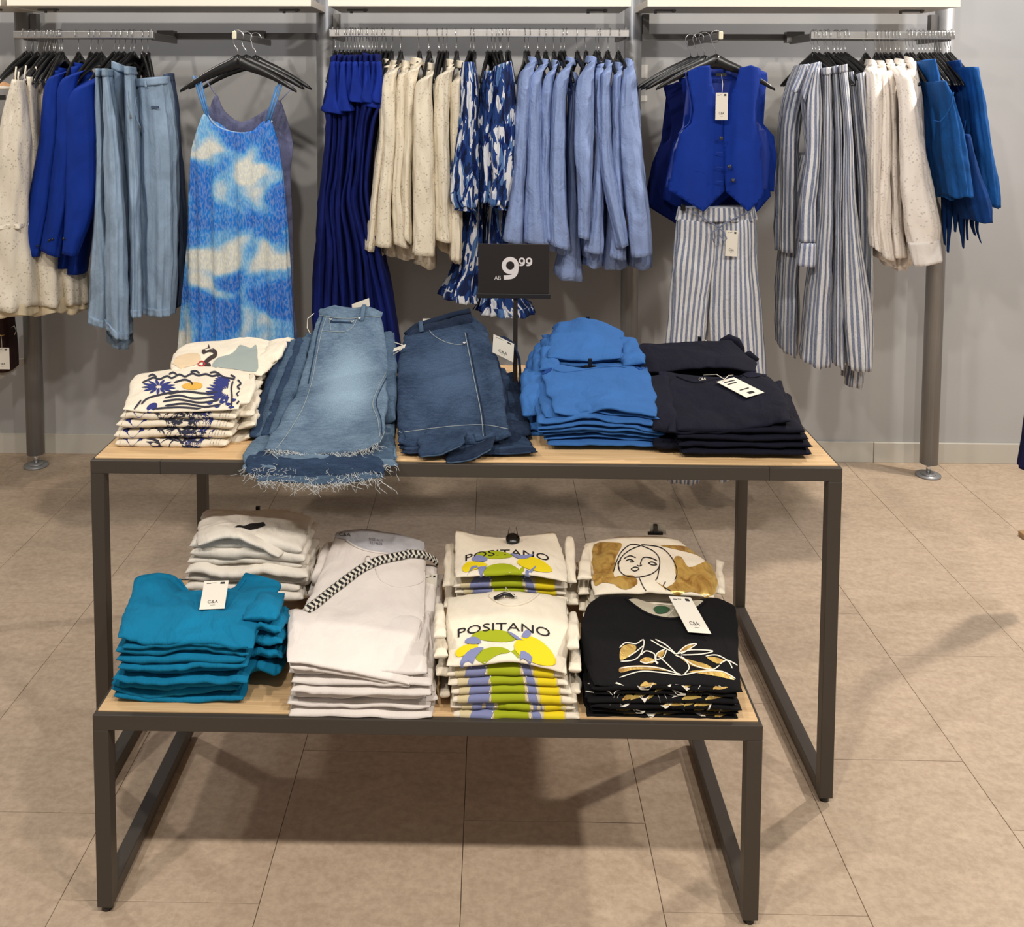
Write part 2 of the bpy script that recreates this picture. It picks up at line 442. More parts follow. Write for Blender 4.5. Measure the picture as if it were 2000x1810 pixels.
def stroke_px(s, name, lines, mat, parent, w=2.0, off=.0014):
    Vs, Fs = [], []
    for ln in lines:
        P = smooth_poly(ln, 5, False); d = np.gradient(P, axis=0); n = np.stack([-d[:, 1], d[:, 0]], -1)
        n /= (np.linalg.norm(n, axis=1, keepdims=True) + 1e-9)
        tp = np.ones(len(P)); tp[0] = tp[-1] = .4
        ww = w/2*tp[:, None]
        a = s.inv(P + n*ww); c = s.inv(P - n*ww); k = len(P); b = len(Vs)
        Vs += s.top(a[:, 0], a[:, 1], off).tolist() + s.top(c[:, 0], c[:, 1], off).tolist()
        Fs += [(b + i, b + i + 1, b + k + i + 1, b + k + i) for i in range(k - 1)]
    if Vs:
        o = obj(name, np.array(Vs), Fs, mat, parent, np.array(Vs)[:, :2])
        if len(lines) > 1: o['kind'] = 'stuff'
        return o

_tx = {}
def text2d(txt):
    if txt in _tx: return _tx[txt]
    cu = bpy.data.curves.new('t', 'FONT'); cu.body = txt; cu.size = 1; cu.align_x = 'CENTER'; cu.resolution_u = 3
    o = bpy.data.objects.new('t', cu); COL.objects.link(o); bpy.context.view_layer.update()
    me = o.to_mesh(); V = np.array([v.co[:2] for v in me.vertices]).reshape(-1, 2); Fc = [tuple(p.vertices) for p in me.polygons]
    o.to_mesh_clear(); bpy.data.objects.remove(o); bpy.data.curves.remove(cu)
    if len(V): V = V - V.min(0); V = V/V[:, 1].max()     # height 1, left bottom at 0
    _tx[txt] = (V, Fc); return _tx[txt]
def text_px(s, name, txt, place, mat, parent, off=.0014):
    """place: function (2D text coords) -> photo pixels"""
    V, Fc = text2d(txt); px = place(V); a = s.inv(px)
    return obj(name, s.top(a[:, 0], a[:, 1], off), Fc, mat, parent)
def text_plane(name, txt, origin, ax, ay, h, mat, parent, width=None, off=(0, 0, 0)):
    V, Fc = text2d(txt); k = h if width is None else width/V[:, 0].max()
    P = np.array(origin) + V[:, :1]*np.array(ax)*k + V[:, 1:]*np.array(ay)*h + np.array(off)
    return obj(name, P, Fc, mat, parent, smooth=False)

# ---------------------------------------------------------------- hanging cloth (closed loft)
def loft(name, rows, Y0, hd, mat, parent=None, seed=0, fold=.003, nf=3, nt=30, na=36, amp=.003, sq=2.3, dY=None, hem=0.0, turn=.75):
    """rows: (xl,yl,xr,yr[,depthscale]) photo pixels at depth Y0; real cross-section half depth hd"""
    L = np.array([W(r[0], r[1], Y0) for r in rows]); R = np.array([W(r[2], r[3], Y0) for r in rows])
    D = np.array([(r[4] if len(r) > 4 else 1.) for r in rows])
    t = np.linspace(0, 1, nt); l = cat_rom(L, t); r_ = cat_rom(R, t); d = cat_rom(D[:, None], t)[:, 0]*hd
    a = np.linspace(0, 2*math.pi, na, endpoint=False)
    ca, sa = np.cos(a), np.sin(a); e = 2/sq
    cx = np.sign(ca)*np.abs(ca)**e; sy = np.sign(sa)*np.abs(sa)**e
    c = (l + r_)/2; h = (r_ - l)/2
    P = c[:, None, :] + h[:, None, :]*cx[None, :, None]
    rs = np.random.RandomState(seed); w1 = Wr(seed + 11, 22); w2 = Wr(seed + 12, 60)
    yo = (dY(t) if dY is not None else 0)
    P[..., 1] += (d[:, None]*sy[None, :]) + (np.asarray(yo)[..., None] if dY is not None else 0)
    zz = P[..., 2]; arc = a[None, :]*(hd + .02)
    grow = (.25 + .75*t)[:, None]
    ph = rs.rand(3)*6.28
    fo = fold*grow*(np.sin(a*nf + ph[0] + zz*2.2) + .6*np.sin(a*(nf*2 + 1) + ph[1] - zz*3.1))
    wn = amp*(w1(arc*1.0, zz*.7) + .5*w2(arc, zz*.6))*np.minimum(1, t*6)[:, None]
    P[..., 0] += (fo + wn)*ca[None, :]; P[..., 1] += (fo + wn*1.6)*sa[None, :]
    if hem: P[-1, :, 2] += hem*np.sin(a*5 + ph[2]); P[-2, :, 2] += .5*hem*np.sin(a*5 + ph[2])
    P[..., 0] += (P[..., 1] - Y0)*turn*(c[:, 0].mean()/Y0)
    V = P.reshape(-1, 3); Fc = []
    for i in range(nt - 1):
        for j in range(na):
            k = i*na + j; k2 = i*na + (j + 1) % na; Fc.append((k, k + na, k2 + na, k2))
    Fc.append(tuple(range(na))); Fc.append(tuple((nt - 1)*na + j for j in range(na))[::-1])
    # uv in metres, seam at the back
    width = np.sqrt(((np.roll(P, -1, 1) - P)**2).sum(-1)).mean(0); cu = np.concatenate([[0], np.cumsum(width)[:-1]])
    uv = np.stack([np.broadcast_to(cu, (nt, na)), np.broadcast_to(zz[:, :1], (nt, na))], -1).reshape(-1, 2)
    return obj(name, V, Fc, mat, parent, uv + np.array([seed*.37 % 3, seed*.71 % 3]))

def panel(name, poly, Y0, mat, parent=None, bulge=.02, thick=.004, folds=(), seed=0, step=.014, amp=.002, smooth=0, ctr=None, yfun=None):
    """shaped cloth panel, outline traced at depth Y0, curved in depth, with thickness"""
    pp = smooth_poly(poly, smooth) if smooth else np.array(poly, float)
    w = np.array([W(x, y, Y0) for x, y in pp]); pts, Fc = cdt_fill(w[:, [0, 2]], step)
    x0, x1 = pts[:, 0].min(), pts[:, 0].max(); xc = (x0 + x1)/2; hw = (x1 - x0)/2; z1 = pts[:, 1].max(); z0 = pts[:, 1].min()
    wr = Wr(seed + 5, 26); y = Y0 - bulge*(1 - ((pts[:, 0] - xc)/hw)**2) + amp*wr(pts[:, 0], pts[:, 1]*.6)
    for (k, a, ph) in folds:
        y = y + a*(.25 + .75*(z1 - pts[:, 1])/(z1 - z0))*np.sin((pts[:, 0] - xc)/hw*k*3.14159 + ph + pts[:, 1]*.8)
    if yfun is not None: y = y + yfun(pts[:, 0], pts[:, 1])
    V = np.stack([pts[:, 0], y, pts[:, 1]], -1)
    Fc = [f[::-1] for f in Fc]
    o = obj(name, V, Fc, mat, parent, np.stack([pts[:, 0], pts[:, 1]], -1))
    sm = o.modifiers.new('thickness', 'SOLIDIFY'); sm.thickness = thick; sm.offset = 0
    return o
# ================================================================ the setting
WALLY = 4.168
fl = empty('floor', (0, 2.0, 0)); tag(fl, kind='structure')
GX = [-0.055 + .3975*k for k in range(-12, 13)]
tms = [tile_mat(k) for k in range(3)]
rt = random.Random(3)
tile_mesh = {}
for k in range(len(GX) - 1):
    base = {0: 2.255, 1: 2.037, 2: 1.806}[(k - 12 + 1) % 3]
    x0, x1 = GX[k] + .0006, GX[k + 1] - .0006
    y = base - .66*5
    while y < WALLY + .02:
        a, b = max(y, -.6) + .0006, min(y + .66, WALLY + .02) - .0006
        if b - a > .02:
            key = (round(b - a, 4))
            if key not in tile_mesh:
                mb = MB().box((-(x1 - x0)/2, -(b - a)/2, -.012), ((x1 - x0)/2, (b - a)/2, 0), .0009)
                me = bpy.data.meshes.new('tile'); me.from_pydata(mb.v, [], mb.f); me.materials.append(tms[0]); tile_mesh[key] = me
            o = bpy.data.objects.new('tile', tile_mesh[key]); COL.objects.link(o); o.parent = fl
            o.location = ((x0 + x1)/2, (a + b)/2 - 2.0, rt.uniform(-.0002, .0002))
        y += .66
screed = MB().box((GX[0], -.6, -.05), (GX[-1], WALLY + .1, -.0125)).build('screed', plain('joint_filler', (92, 76, 60), .9), fl)
wl = MB().box((GX[0], WALLY, -.05), (GX[-1], WALLY + .12, 3.4)).build('wall_back', M_WALL); tag(wl, kind='structure')
bb = MB().box((GX[0], WALLY - .012, 0.0), (1.66, WALLY, .089), .0015).box((1.662, WALLY - .014, 0), (GX[-1], WALLY, .088), .002)
bb = bb.build('baseboard_back', plain('baseboard_paint', (188, 184, 174), .5)); tag(bb, kind='structure')
# patches of white wall slots beside the posts (slotted wall plates)
for i, px in enumerate((-1.9388, -.6876, .5753)):
    mb = MB()
    mb.box((px + .045, WALLY - .004, 1.66), (px + .085, WALLY, 1.715)).box((px + .045, WALLY - .004, 1.56), (px + .085, WALLY, 1.585))
    tag(mb.build('trim_%d' % (i + 1), plain('white_paint', (225, 222, 216), .5)), kind='structure')

# ================================================================ wall shelving: posts, shelves, rails
PX = [-1.9388, -.6876, .5753, 1.8336]; PYY = 4.014
plabel = ['aluminium floor post behind the white eyelet dresses, at the left', 'aluminium post between the tie-dye dress and the dark blue dresses',
          'aluminium post right of the light blue shirts', 'aluminium floor post under the white blouses, rightmost of the posts']
for i, x in enumerate(PX):
    e = empty('shelving_post', (x, PYY, 0)); tag(e, plabel[i], 'post', 'wall shelving posts')
    MB().cyl((x, PYY), .036, .055, 2.6, 32).build('upright', M_POST, e, True)
    MB().cyl((x, PYY), .009, .012, .06, 12).build('levelling_screw', M_CHROME, e, True)
    MB().cyl((x, PYY), .05, 0, .008, 32).cyl((x, PYY), .03, .008, .014, 24).build('foot_plate', M_POST, e, True)
    sd = -1 if i == 3 else 1
    MB().box((x + sd*.036, PYY - .02, 1.83), (x + sd*.062, PYY + .015, 1.915)).build('shelf_bracket', M_BAR, e)
def shelf(x0, x1, label):
    e = empty('wall_shelf', ((x0 + x1)/2, 3.84, 1.918)); tag(e, label, 'shelf', 'cream shelves above the clothes rails')
    MB().box((x0, 3.668, 1.918), (x1, 3.985, 1.945), .0015).build('board', M_SHELF, e)
    MB().box((x0 - .001, 3.662, 1.9175), (x1 + .001, 3.6675, 1.9455), .001).build('front_edging', plain('ivory_edge', (240, 233, 218), .35), e)
    for xx, s_ in ((x0 + .1, -1), (x1 - .1, 1)):
        MB().box((xx - .05, 3.80, 1.911), (xx + .03, 3.815, 1.917)).cyl((xx + .02, 3.80), .006, 1.906, 1.918, 8).cyl((xx - .04, 3.85), .006, 1.906, 1.918, 8).build('fixing_clip', M_BAR, e)
shelf(-1.83, -.681, 'cream shelf over the rail of blazers and tie-dye dress'); shelf(-.615, .515, 'cream shelf over the middle rail of shirts')
shelf(.578, 1.728, 'cream shelf over the blue waistcoat and striped clothes')
shelf(-2.9, -1.855, 'end of a cream shelf cut by the left edge of the photo')
def hbar(xa, xb, z, label):
    e = empty('back_bar', ((xa + xb)/2, 4.0, z)); tag(e, label, 'rail', 'dark bars between the posts')
    MB().box((xa, 3.985, z - .0135), (xb, 4.0, z + .0135), .001).build('bar', M_BAR, e); return e
b1 = hbar(PX[0] + .033, PX[1] - .034, 1.823, 'dark grey bar behind the left rail, between two posts')
b3 = hbar(PX[2] + .033, PX[3] - .033, 1.822, 'dark grey bar behind the blue waistcoat, between two posts')
def bracket_on(e, x, z):
    MB().box((x - .035, 3.955, z - .022), (x + .035, 4.002, z + .022), .002).build('clamp', M_BAR, e)
for x in (W(325, 70, 3.97)[0], W(500, 70, 3.97)[0]): bracket_on(b1, x, 1.823)
for x in (W(1385, 72, 3.97)[0], W(1552, 72, 3.97)[0]): bracket_on(b3, x, 1.822)
RY, RZ = 3.70, 1.812
def rail(xa, xb, z, label, arms):
    e = empty('clothes_rail', ((xa + xb)/2, RY, z)); tag(e, label, 'rail', 'steel clothes rails')
    MB().box((xa, RY - .009, z - .0145), (xb, RY + .009, z + .0145), .003).build('rail_tube', M_RAIL, e)
    for x in arms:
        MB().box((x - .006, RY + .012, z - .02), (x + .006, 3.985, z + .008), .001).build('arm', M_BAR, e)
        MB().cyl((x, RY), .004, z + .0145, z + .022, 10).build('locking_pin', M_CHROME, e)
rail(W(27, 67, RY)[0], W(301, 67, RY)[0], 1.812, 'steel clothes rail holding dresses, blazers and light denim at left', (W(45, 67, RY)[0], W(296, 67, RY)[0]))
rail(W(643, 65, RY)[0], W(1229, 65, RY)[0], 1.820, 'long steel clothes rail holding dark blue dresses to light blue shirts', (W(650, 67, RY)[0], W(1222, 67, RY)[0]))
rail(W(1583, 67, RY)[0], W(1864, 67, RY)[0], 1.8145, 'steel clothes rail holding striped clothes, white blouses and blue tops', (W(1590, 67, RY)[0], W(1858, 67, RY)[0]))
def faceout(x, z, label):
    e = empty('face_out_arm', (x, 3.6, z)); tag(e, label, 'rail')
    MB().box((x - .0065, 3.42, z - .0125), (x + .0065, 3.96, z + .0125), .004).build('arm', M_BAR, e)
    MB().box((x - .0075, 3.412, z - .0145), (x + .0075, 3.42, z + .0145), .004).build('end_cap', plain('ivory_plastic', (222, 216, 190), .35), e)
FX1 = W(457, 68, 3.41)[0]; FX2 = W(1409, 68, 3.41)[0]
faceout(FX1, 1.795, 'short arm pointing out above the tie-dye dress'); faceout(FX2, 1.797, 'short arm pointing out above the blue waistcoat')

# ================================================================ hangers
def hanger_mesh():
    """local: arms along y, hook at z=0 round the rail, thickness x"""
    mb = MB(); n = 10; k = 25
    for i in range(k):
        s = -1 + 2*i/(k - 1); a = abs(s); zc = -.093 - .018*a - .072*a**1.6 + .008*math.exp(-(a/.12)**2)
        hz = (.0075 + .0165*(1 - a)**1.2)*(.6 if a > .96 else 1); hx = .0075 - .0015*a
        for j in range(n):
            t = 2*math.pi*j/n; mb.v.append((hx*math.cos(t), s*.208, zc - (.004*a) + hz*math.sin(t)))
    for i in range(k - 1):
        for j in range(n): mb.f.append((i*n + j, i*n + (j + 1) % n, (i + 1)*n + (j + 1) % n, (i + 1)*n + j))
    mb.f.append(tuple(range(n))[::-1]); mb.f.append(tuple((k - 1)*n + j for j in range(n)))
    mb.tube([(0, -.004, -.068), (0, 0, -.095)], .009, 8)
    return mb
def hook_mesh():
    mb = MB(); R = .0205; pts = []
    for i in range(15):
        a = math.radians(200 - i*17); pts.append((0, R*math.cos(a), R*math.sin(a) - .001))
    pts += [(0, .012, -.032), (0, .001, -.046), (0, 0, -.075)]
    mb.tube(pts, .0014, 6); return mb
_h = hanger_mesh(); _k = hook_mesh(); _c = MB()
for s in (-1, 1):
    _c.box((-.006, s*.12 - .009, -.20), (.006, s*.12 + .009, -.155), .002)
ME_H = bpy.data.meshes.new('hanger'); ME_H.from_pydata(_h.v, [], _h.f); ME_H.materials.append(M_BLACK); ME_H.polygons.foreach_set('use_smooth', [True]*len(ME_H.polygons))
ME_K = bpy.data.meshes.new('hook'); ME_K.from_pydata(_k.v, [], _k.f); ME_K.materials.append(M_CHROME); ME_K.polygons.foreach_set('use_smooth', [True]*len(ME_K.polygons))
def hanger(x, rz=0., ry=0., label='', group='', y=RY, z=RZ, sc=1.0, name='clothes_hanger'):
    o = bpy.data.objects.new(name, ME_H); COL.objects.link(o); o.location = (x, y, z)
    o.rotation_euler = (0, ry, rz); o.scale = (1, sc, 1)
    k = bpy.data.objects.new('hook', ME_K); COL.objects.link(k); k.parent = o
    tag(o, label, 'hanger', group); return o
rh = random.Random(7)
ORD = ['first', 'second', 'third', 'fourth', 'fifth', 'sixth', 'seventh', 'eighth', 'ninth', 'tenth', 'eleventh', 'twelfth', 'thirteenth', 'fourteenth', 'fifteenth', 'sixteenth']
def hangers(pxs, z, label, group, spread=10, base=0, sc=.95):
    for i_, p in enumerate(pxs):
        hanger(W(p, 67, RY)[0], math.radians(base + rh.uniform(-spread, spread)), math.radians(rh.uniform(-5, 5)), label + ', %s from the left' % ORD[i_], group, z=z + rh.uniform(-.001, .001), sc=sc)
hangers([48, 60], 1.812, 'black hanger carrying a white eyelet dress at the far left', 'hangers of the white eyelet dresses', 4, -8, .9)
hangers([72, 83, 90, 96, 103, 108, 114, 118], 1.812, 'black hanger crowded over the white eyelet dresses', 'hangers crowded over the white eyelet dresses', 4, -2, .8)
hangers([120, 150, 176], 1.812, 'black hanger carrying a royal blue blazer', 'hangers of the royal blue blazers', 4, 4, .8)
hangers([188, 198, 222, 230, 241, 254, 262], 1.812, 'black clip hanger carrying light denim trousers', 'hangers of the light denim trousers', 5, -6)
hangers([277, 289], 1.812, 'black clip hanger at the right end of the light denim', 'hangers at the end of the left rail', 3, 25)
hangers([657, 661, 674, 678, 685, 690, 695, 700, 704, 708, 716, 719, 727, 731, 737, 746], 1.820, 'black hanger carrying a dark blue dress', 'hangers of the dark blue dresses', 3, 0, .8)
hangers([752, 767, 782, 816, 836, 855, 865, 873, 891], 1.820, 'black hanger carrying a cream eyelet shirt', 'hangers of the cream eyelet shirts', 3, -3)
hangers([920, 926, 952, 960, 968, 974, 980, 990, 994], 1.820, 'black hanger carrying a blue and white patterned piece', 'hangers of the patterned pieces', 10, 0, .9)
hangers([1025, 1034, 1052, 1065, 1081, 1098, 1105, 1126, 1143, 1166, 1171, 1190, 1208], 1.820, 'black hanger carrying a light blue shirt', 'hangers of the light blue shirts', 3, 6)
hangers([1588, 1593, 1602, 1611, 1617, 1631, 1636, 1645, 1652], 1.8145, 'black hanger carrying a blue and white striped piece', 'hangers of the striped pieces', 12, 10)
hangers([1690, 1711, 1720, 1727, 1734, 1741, 1748, 1755], 1.8145, 'black hanger carrying a white embroidered blouse', 'hangers of the white blouses', 5, 0, .85)
hangers([1772, 1778, 1786, 1795, 1803, 1811, 1817, 1823, 1830, 1836, 1841, 1847, 1853, 1859], 1.8145, 'black hanger carrying a mid blue top', 'hangers of the mid blue tops', 6, 8, .78)

# ================================================================ left rail clothes
C_EYE = eyelet('cream_eyelet_cotton', (220, 211, 194), (160, 146, 122))
C_EYE2 = eyelet('ivory_eyelet_cotton', (218, 208, 188), (160, 146, 120))
C_LIN = cloth('cream_lining', (200, 186, 158), crease=.4)
def straps(parent, pts, Y, mat, r=.003):
    for (a, b, c, d) in pts:
        p, q = W(a, b, Y), W(c, d, Y); MB().tube([p, (p + q)/2 + [0, -.004, -.002], q], r, 6).build('strap', mat, parent, True)
def dress_eyelet(rows, lab, seed, Y, st, lining):
    o = loft('sundress', rows, Y, .15, C_EYE, None, seed, .006, 5, 40, 48, .006, 2.2, hem=.006)
    tag(o, lab, 'dress', 'white eyelet dresses')
    straps(o, st, Y - .08, C_EYE)
    y = rows[-1][3]; l = lining
    loft('lining', [(l[0] + 3, l[1] - 25, l[2] - 3, l[3] - 25), (l[0], l[1] - 8, l[2], l[3] - 8), l], Y, .13, C_LIN, o, seed + 3, .008, 7, 8, 48, .006, hem=.008)
    yy = 431; i = rows[3]
    return o
d1 = dress_eyelet([(27, 155, 52, 158), (12, 205, 62, 205), (0, 262, 66, 262), (-14, 330, 66, 330), (-28, 432, 62, 432), (-40, 520, 72, 520), (-46, 588, 74, 590)], 'white eyelet sundress with strappy top, leftmost garment on the rails', 31, 3.56, [(32, 130, 30, 158), (51, 128, 48, 160), (37, 140, 36, 160)], (-46, 600, 74, 606))
loft('gathered_seam', [(-29, 428, 63, 428), (-31, 432, 65, 432), (-29, 436, 64, 436)], 3.56, .152, C_EYE, d1, 31, .008, 9, 6, 64, .004)
dress_eyelet([(54, 150, 78, 152), (50, 205, 84, 205), (48, 300, 92, 300), (45, 430, 120, 430), (50, 520, 128, 520), (56, 585, 132, 582)], 'white eyelet sundress hanging between the leftmost dress and the blazers', 32, 3.68, [(58, 135, 60, 155), (70, 130, 72, 155)], (52, 602, 134, 598))
dress_eyelet([(76, 150, 96, 152), (80, 205, 110, 205), (84, 300, 125, 300), (100, 430, 150, 430), (112, 520, 168, 520), (116, 580, 176, 582)], 'white eyelet sundress mostly hidden, its hem showing below the blazers', 33, 3.76, [(80, 140, 80, 155), (92, 138, 92, 155)], (112, 596, 178, 596))

C_ROYAL = cloth('royal_blue_suiting', (14, 46, 132), crease=.12, var=.05, rough=.75)
C_ROYALD = cloth('navy_lining', (16, 26, 105), crease=.2)
def collar(parent, xl, yl, xr, yr, h, Y, hd, mat, seed=0):
    o = loft('collar', [(xl + 1, yl, xr - 1, yr), (xl - 1, yl + h*.5, xr + 2, yr + h*.5), (xl - 3, yl + h, xr + 4, yr + h)], Y, hd, mat, parent, seed, 0, 2, 8, 28, .0008, 2.2)
    return o
def hung_shirt(name, lab, cat, group, mat, sleeve, body, col, seed, Ys=3.53, Yb=3.72, hdb=.13, hds=.05, amp=.004, fold=.003, hem=.004, cuff=None, collar_mat=None):
    o = loft(name, body, Yb, hdb, mat, None, seed, fold, 4, 34, 40, amp, 2.3, hem=hem)
    tag(o, lab, cat, group)
    loft('sleeve', sleeve, Ys, hds, mat, o, seed + 1, fold*.9, 5, 48, 44, amp, 2.2, dY=lambda t: .16*np.clip(1 - t*7, 0, 1)**1.5)
    if col: collar(o, *col, Yb - .02, .07, collar_mat or mat, seed + 2)
    if cuff: loft('cuff', cuff, Ys, hds*1.04, mat, o, seed + 4, .001, 3, 8, 30, .001)
    return o
bz = 'royal blue blazers'
B = []
B.append(hung_shirt('blazer', 'royal blue blazer nearest the white dresses, leftmost of the three', 'blazer', bz, C_ROYAL,
    [(104, 142, 130, 136), (86, 172, 122, 160), (76, 270, 116, 270), (58, 380, 100, 385), (36, 492, 78, 500)],
    [(102, 140, 132, 138), (92, 180, 130, 180), (78, 300, 126, 300), (60, 420, 124, 420), (56, 518, 124, 520)], (104, 131, 132, 134, 16), 41, amp=.003, fold=.002, hem=0))
B.append(hung_shirt('blazer', 'royal blue blazer in the middle, small buttons on its cuff', 'blazer', bz, C_ROYAL,
    [(140, 140, 168, 132), (114, 172, 152, 162), (110, 270, 150, 270), (96, 390, 136, 390), (79, 486, 118, 501)],
    [(138, 132, 170, 130), (118, 180, 160, 180), (114, 300, 160, 300), (102, 420, 158, 420), (92, 512, 150, 515)], (139, 121, 170, 126, 17), 42, Ys=3.50, amp=.003, fold=.002, hem=0))
B.append(hung_shirt('blazer', 'royal blue blazer nearest the light denim trousers', 'blazer', bz, C_ROYAL,
    [(162, 152, 192, 146), (131, 200, 188, 180), (128, 280, 193, 265), (128, 400, 186, 395), (122, 492, 152, 498)],
    [(156, 148, 190, 146), (146, 200, 194, 190), (140, 300, 194, 300), (132, 420, 186, 420), (129, 524, 172, 526)], (157, 138, 188, 142, 15), 43, Ys=3.47, amp=.003, fold=.002, hem=0))
for (bx, by, k) in ((97, 469, 1), (103, 467, 1), (74, 480, 0), (125, 466, 2)):
    p = W(bx, by, [3.48, 3.448, 3.42][k]); MB().tube([p, p + [0, -.005, 0]], .0045, 12).build('button', M_BLACK, B[k], True)

C_DEN = cloth('light_denim', (134, 154, 176), crease=.6, var=.07)
C_DEN2 = cloth('blue_grey_denim', (70, 84, 108), crease=.45, var=.07)
dn = 'light denim trousers'
TR = [
 ('first from the blazers', [(190, 138, 203, 138), (191, 250, 212, 250), (187, 400, 214, 400), (178, 540, 228, 540), (174, 616, 228, 628)], 3.52, C_DEN),
 ('second from the blazers, wide leg reaching lowest at front', [(203, 138, 217, 138), (206, 250, 236, 250), (206, 400, 250, 400), (206, 540, 254, 540), (206, 626, 254, 654)], 3.46, C_DEN),
 ('third from the blazers, waistband standing highest', [(221, 122, 246, 132), (218, 250, 254, 250), (226, 400, 260, 400), (230, 540, 258, 540), (210, 652, 256, 670)], 3.66, C_DEN),
 ('fourth from the blazers, narrow between its neighbours', [(246, 134, 263, 134), (247, 250, 272, 250), (255, 400, 276, 400), (256, 540, 280, 540), (256, 601, 280, 607)], 3.50, C_DEN),
 ('with a wide waistband, widest leg at the right of the group', [(263, 158, 330, 152), (264, 210, 338, 200), (268, 300, 348, 300), (275, 420, 348, 420), (276, 540, 345, 540), (278, 604, 340, 608)], 3.55, C_DEN),
 ('in darker blue grey, last at the right of the group', [(322, 150, 338, 146), (328, 250, 350, 250), (340, 400, 362, 400), (345, 500, 366, 500), (340, 592, 362, 582)], 3.72, C_DEN2)]
TRO = []
for i, (l_, rw, Yc, mm) in enumerate(TR):
    o = loft('wide_trousers', rw, Yc, .13 if i != 4 else .10, mm, None, 50 + i, .007 if i == 4 else .005, 11 if i == 4 else 7, 44, 72, .006, 2.2); tag(o, 'light denim trousers ' + l_ if i < 5 else 'denim trousers ' + l_, 'trousers', dn)
    a = rw[0]; loft('waistband', [(a[0] - 1, a[1] - 3, a[2] + 1, a[3] - 3), (a[0] - 1, a[1] + 12, a[2] + 2, a[3] + 12)], Yc - .003, .135 if i != 4 else .105, mm, o, 60 + i, .001, 3, 5, 48, .001)
    b = rw[-1]
    if i < 5: loft('hem_band', [(b[0] - .5, b[1] - 14, b[2] + .5, b[3] - 14), (b[0] - 1, b[1] + .5, b[2] + 1, b[3] + .5)], Yc - .002, (.133 if i != 4 else .103), mm, o, 50 + i, .0065 if i == 4 else .005, 11 if i == 4 else 7, 5, 72, .005)
    TRO.append(o)
for (i, pts) in ((2, [(222, 158), (219, 190), (226, 214), (230, 236)]), (4, [(266, 190), (262, 215), (268, 235), (273, 246)]), (3, [(248, 175), (250, 205), (255, 225)])):
    Yc = TR[i][2]; P = [W(x, y, Yc - (.14 if i != 4 else .112)) for x, y in pts]
    MB().tube(P, .002, 6).build('drawcord', C_DEN, TRO[i], True)
    MB().tube([P[-1], P[-1] + [0.001, 0, -.012]], .0035, 8).build('cord_end', M_BAR, TRO[i], True)
MB().box(W(296, 207, 3.446), W(309, 212, 3.44)).build('pocket_bar', C_DEN2, TRO[4])
MB().tube([W(283, 158, 3.44), W(285, 170, 3.435)], .004, 6).build('belt_loop', C_DEN, TRO[4])

# ---- tie-dye dress
hx = hanger(FX1, math.radians(90), 0, 'black hanger with the tie-dye dress, foremost on its arm', '', y=3.46, z=1.795, sc=1.0, name='clothes_hanger'); hx.scale = (1, 1.0, 1.05)
hanger(FX1 + .03, math.radians(86), 0, 'black hanger behind the tie-dye dress carrying the lilac dress', '', y=3.60, z=1.795)
hanger(FX1 + .012, math.radians(94), 0, 'black hanger in the middle of three above the tie-dye dress', '', y=3.53, z=1.795)
TD = tiedye('cloud_dyed_crepe')
dr = panel('tie_dye_dress', smooth_poly([(402, 222), (418, 240), (440, 252), (470, 258), (500, 254), (520, 244), (530, 234), (540, 262), (548, 300), (553, 350), (558, 420), (562, 520), (570, 620), (576, 720), (580, 800), (470, 806), (358, 800), (361, 700), (365, 600), (369, 500), (371, 400), (374, 330), (378, 285), (390, 252)], 3), 3.48, TD, None, .035, .004,
    ((9, .014, .3), (5, .008, 1.0), (15, .006, .2)), 5, .010, .004)
tag(dr, 'sky blue and white tie-dye slip dress hanging front-on', 'dress')
pb = panel('back_panel', smooth_poly([(404, 232), (470, 268), (530, 240), (560, 420), (576, 720), (578, 800), (360, 800), (371, 400), (380, 290)], 3), 3.505, TD, dr, -.02, .003, ((7, .004, 0),), 6, .03)
for (a, b, c, d, yy) in ((378, 148, 402, 226, 3.47), (384, 150, 406, 230, 3.475), (392, 158, 410, 234, 3.49), (545, 162, 523, 234, 3.47), (550, 166, 526, 238, 3.475), (540, 168, 519, 240, 3.49)):
    p, q = W(a, b, yy), W(c, d, yy - .012); MB().tube([p, (p + q)/2 + [0, -.003, 0], q], .0035, 6).build('strap', plain('sky_blue_satin', (80, 132, 188), .5), dr, True)
nk = [W(x, y, 3.452) for x, y in smooth_poly([(402, 224), (418, 243), (440, 254), (470, 260), (500, 256), (520, 246), (530, 236)], 4, False)]
nk = [p + np.array([0, .028*abs((p[0] - nk[len(nk)//2][0])/.15)**2, 0]) for p in nk]
MB().tube(nk, .0035, 6).build('neck_binding', plain('pale_blue_satin', (150, 176, 204), .6), dr, True)
LIL = cloth('lilac_lame', (86, 88, 116), crease=.9, var=.25, rough=.45)
d2 = panel('lilac_dress', smooth_poly([(425, 185), (440, 215), (475, 238), (520, 215), (545, 195), (556, 215), (573, 280), (568, 340), (572, 420), (575, 600), (578, 760), (400, 760), (400, 260), (412, 210)], 3), 3.58, LIL, None, .02, .004, ((6, .006, .3),), 15, .022)
tag(d2, 'greyish lilac sparkling dress mostly hidden behind the tie-dye dress', 'dress')
straps(d2, [(404, 158, 426, 190), (576, 165, 546, 198)], 3.58, plain('lilac_strap', (130, 134, 170), .6), .0022)

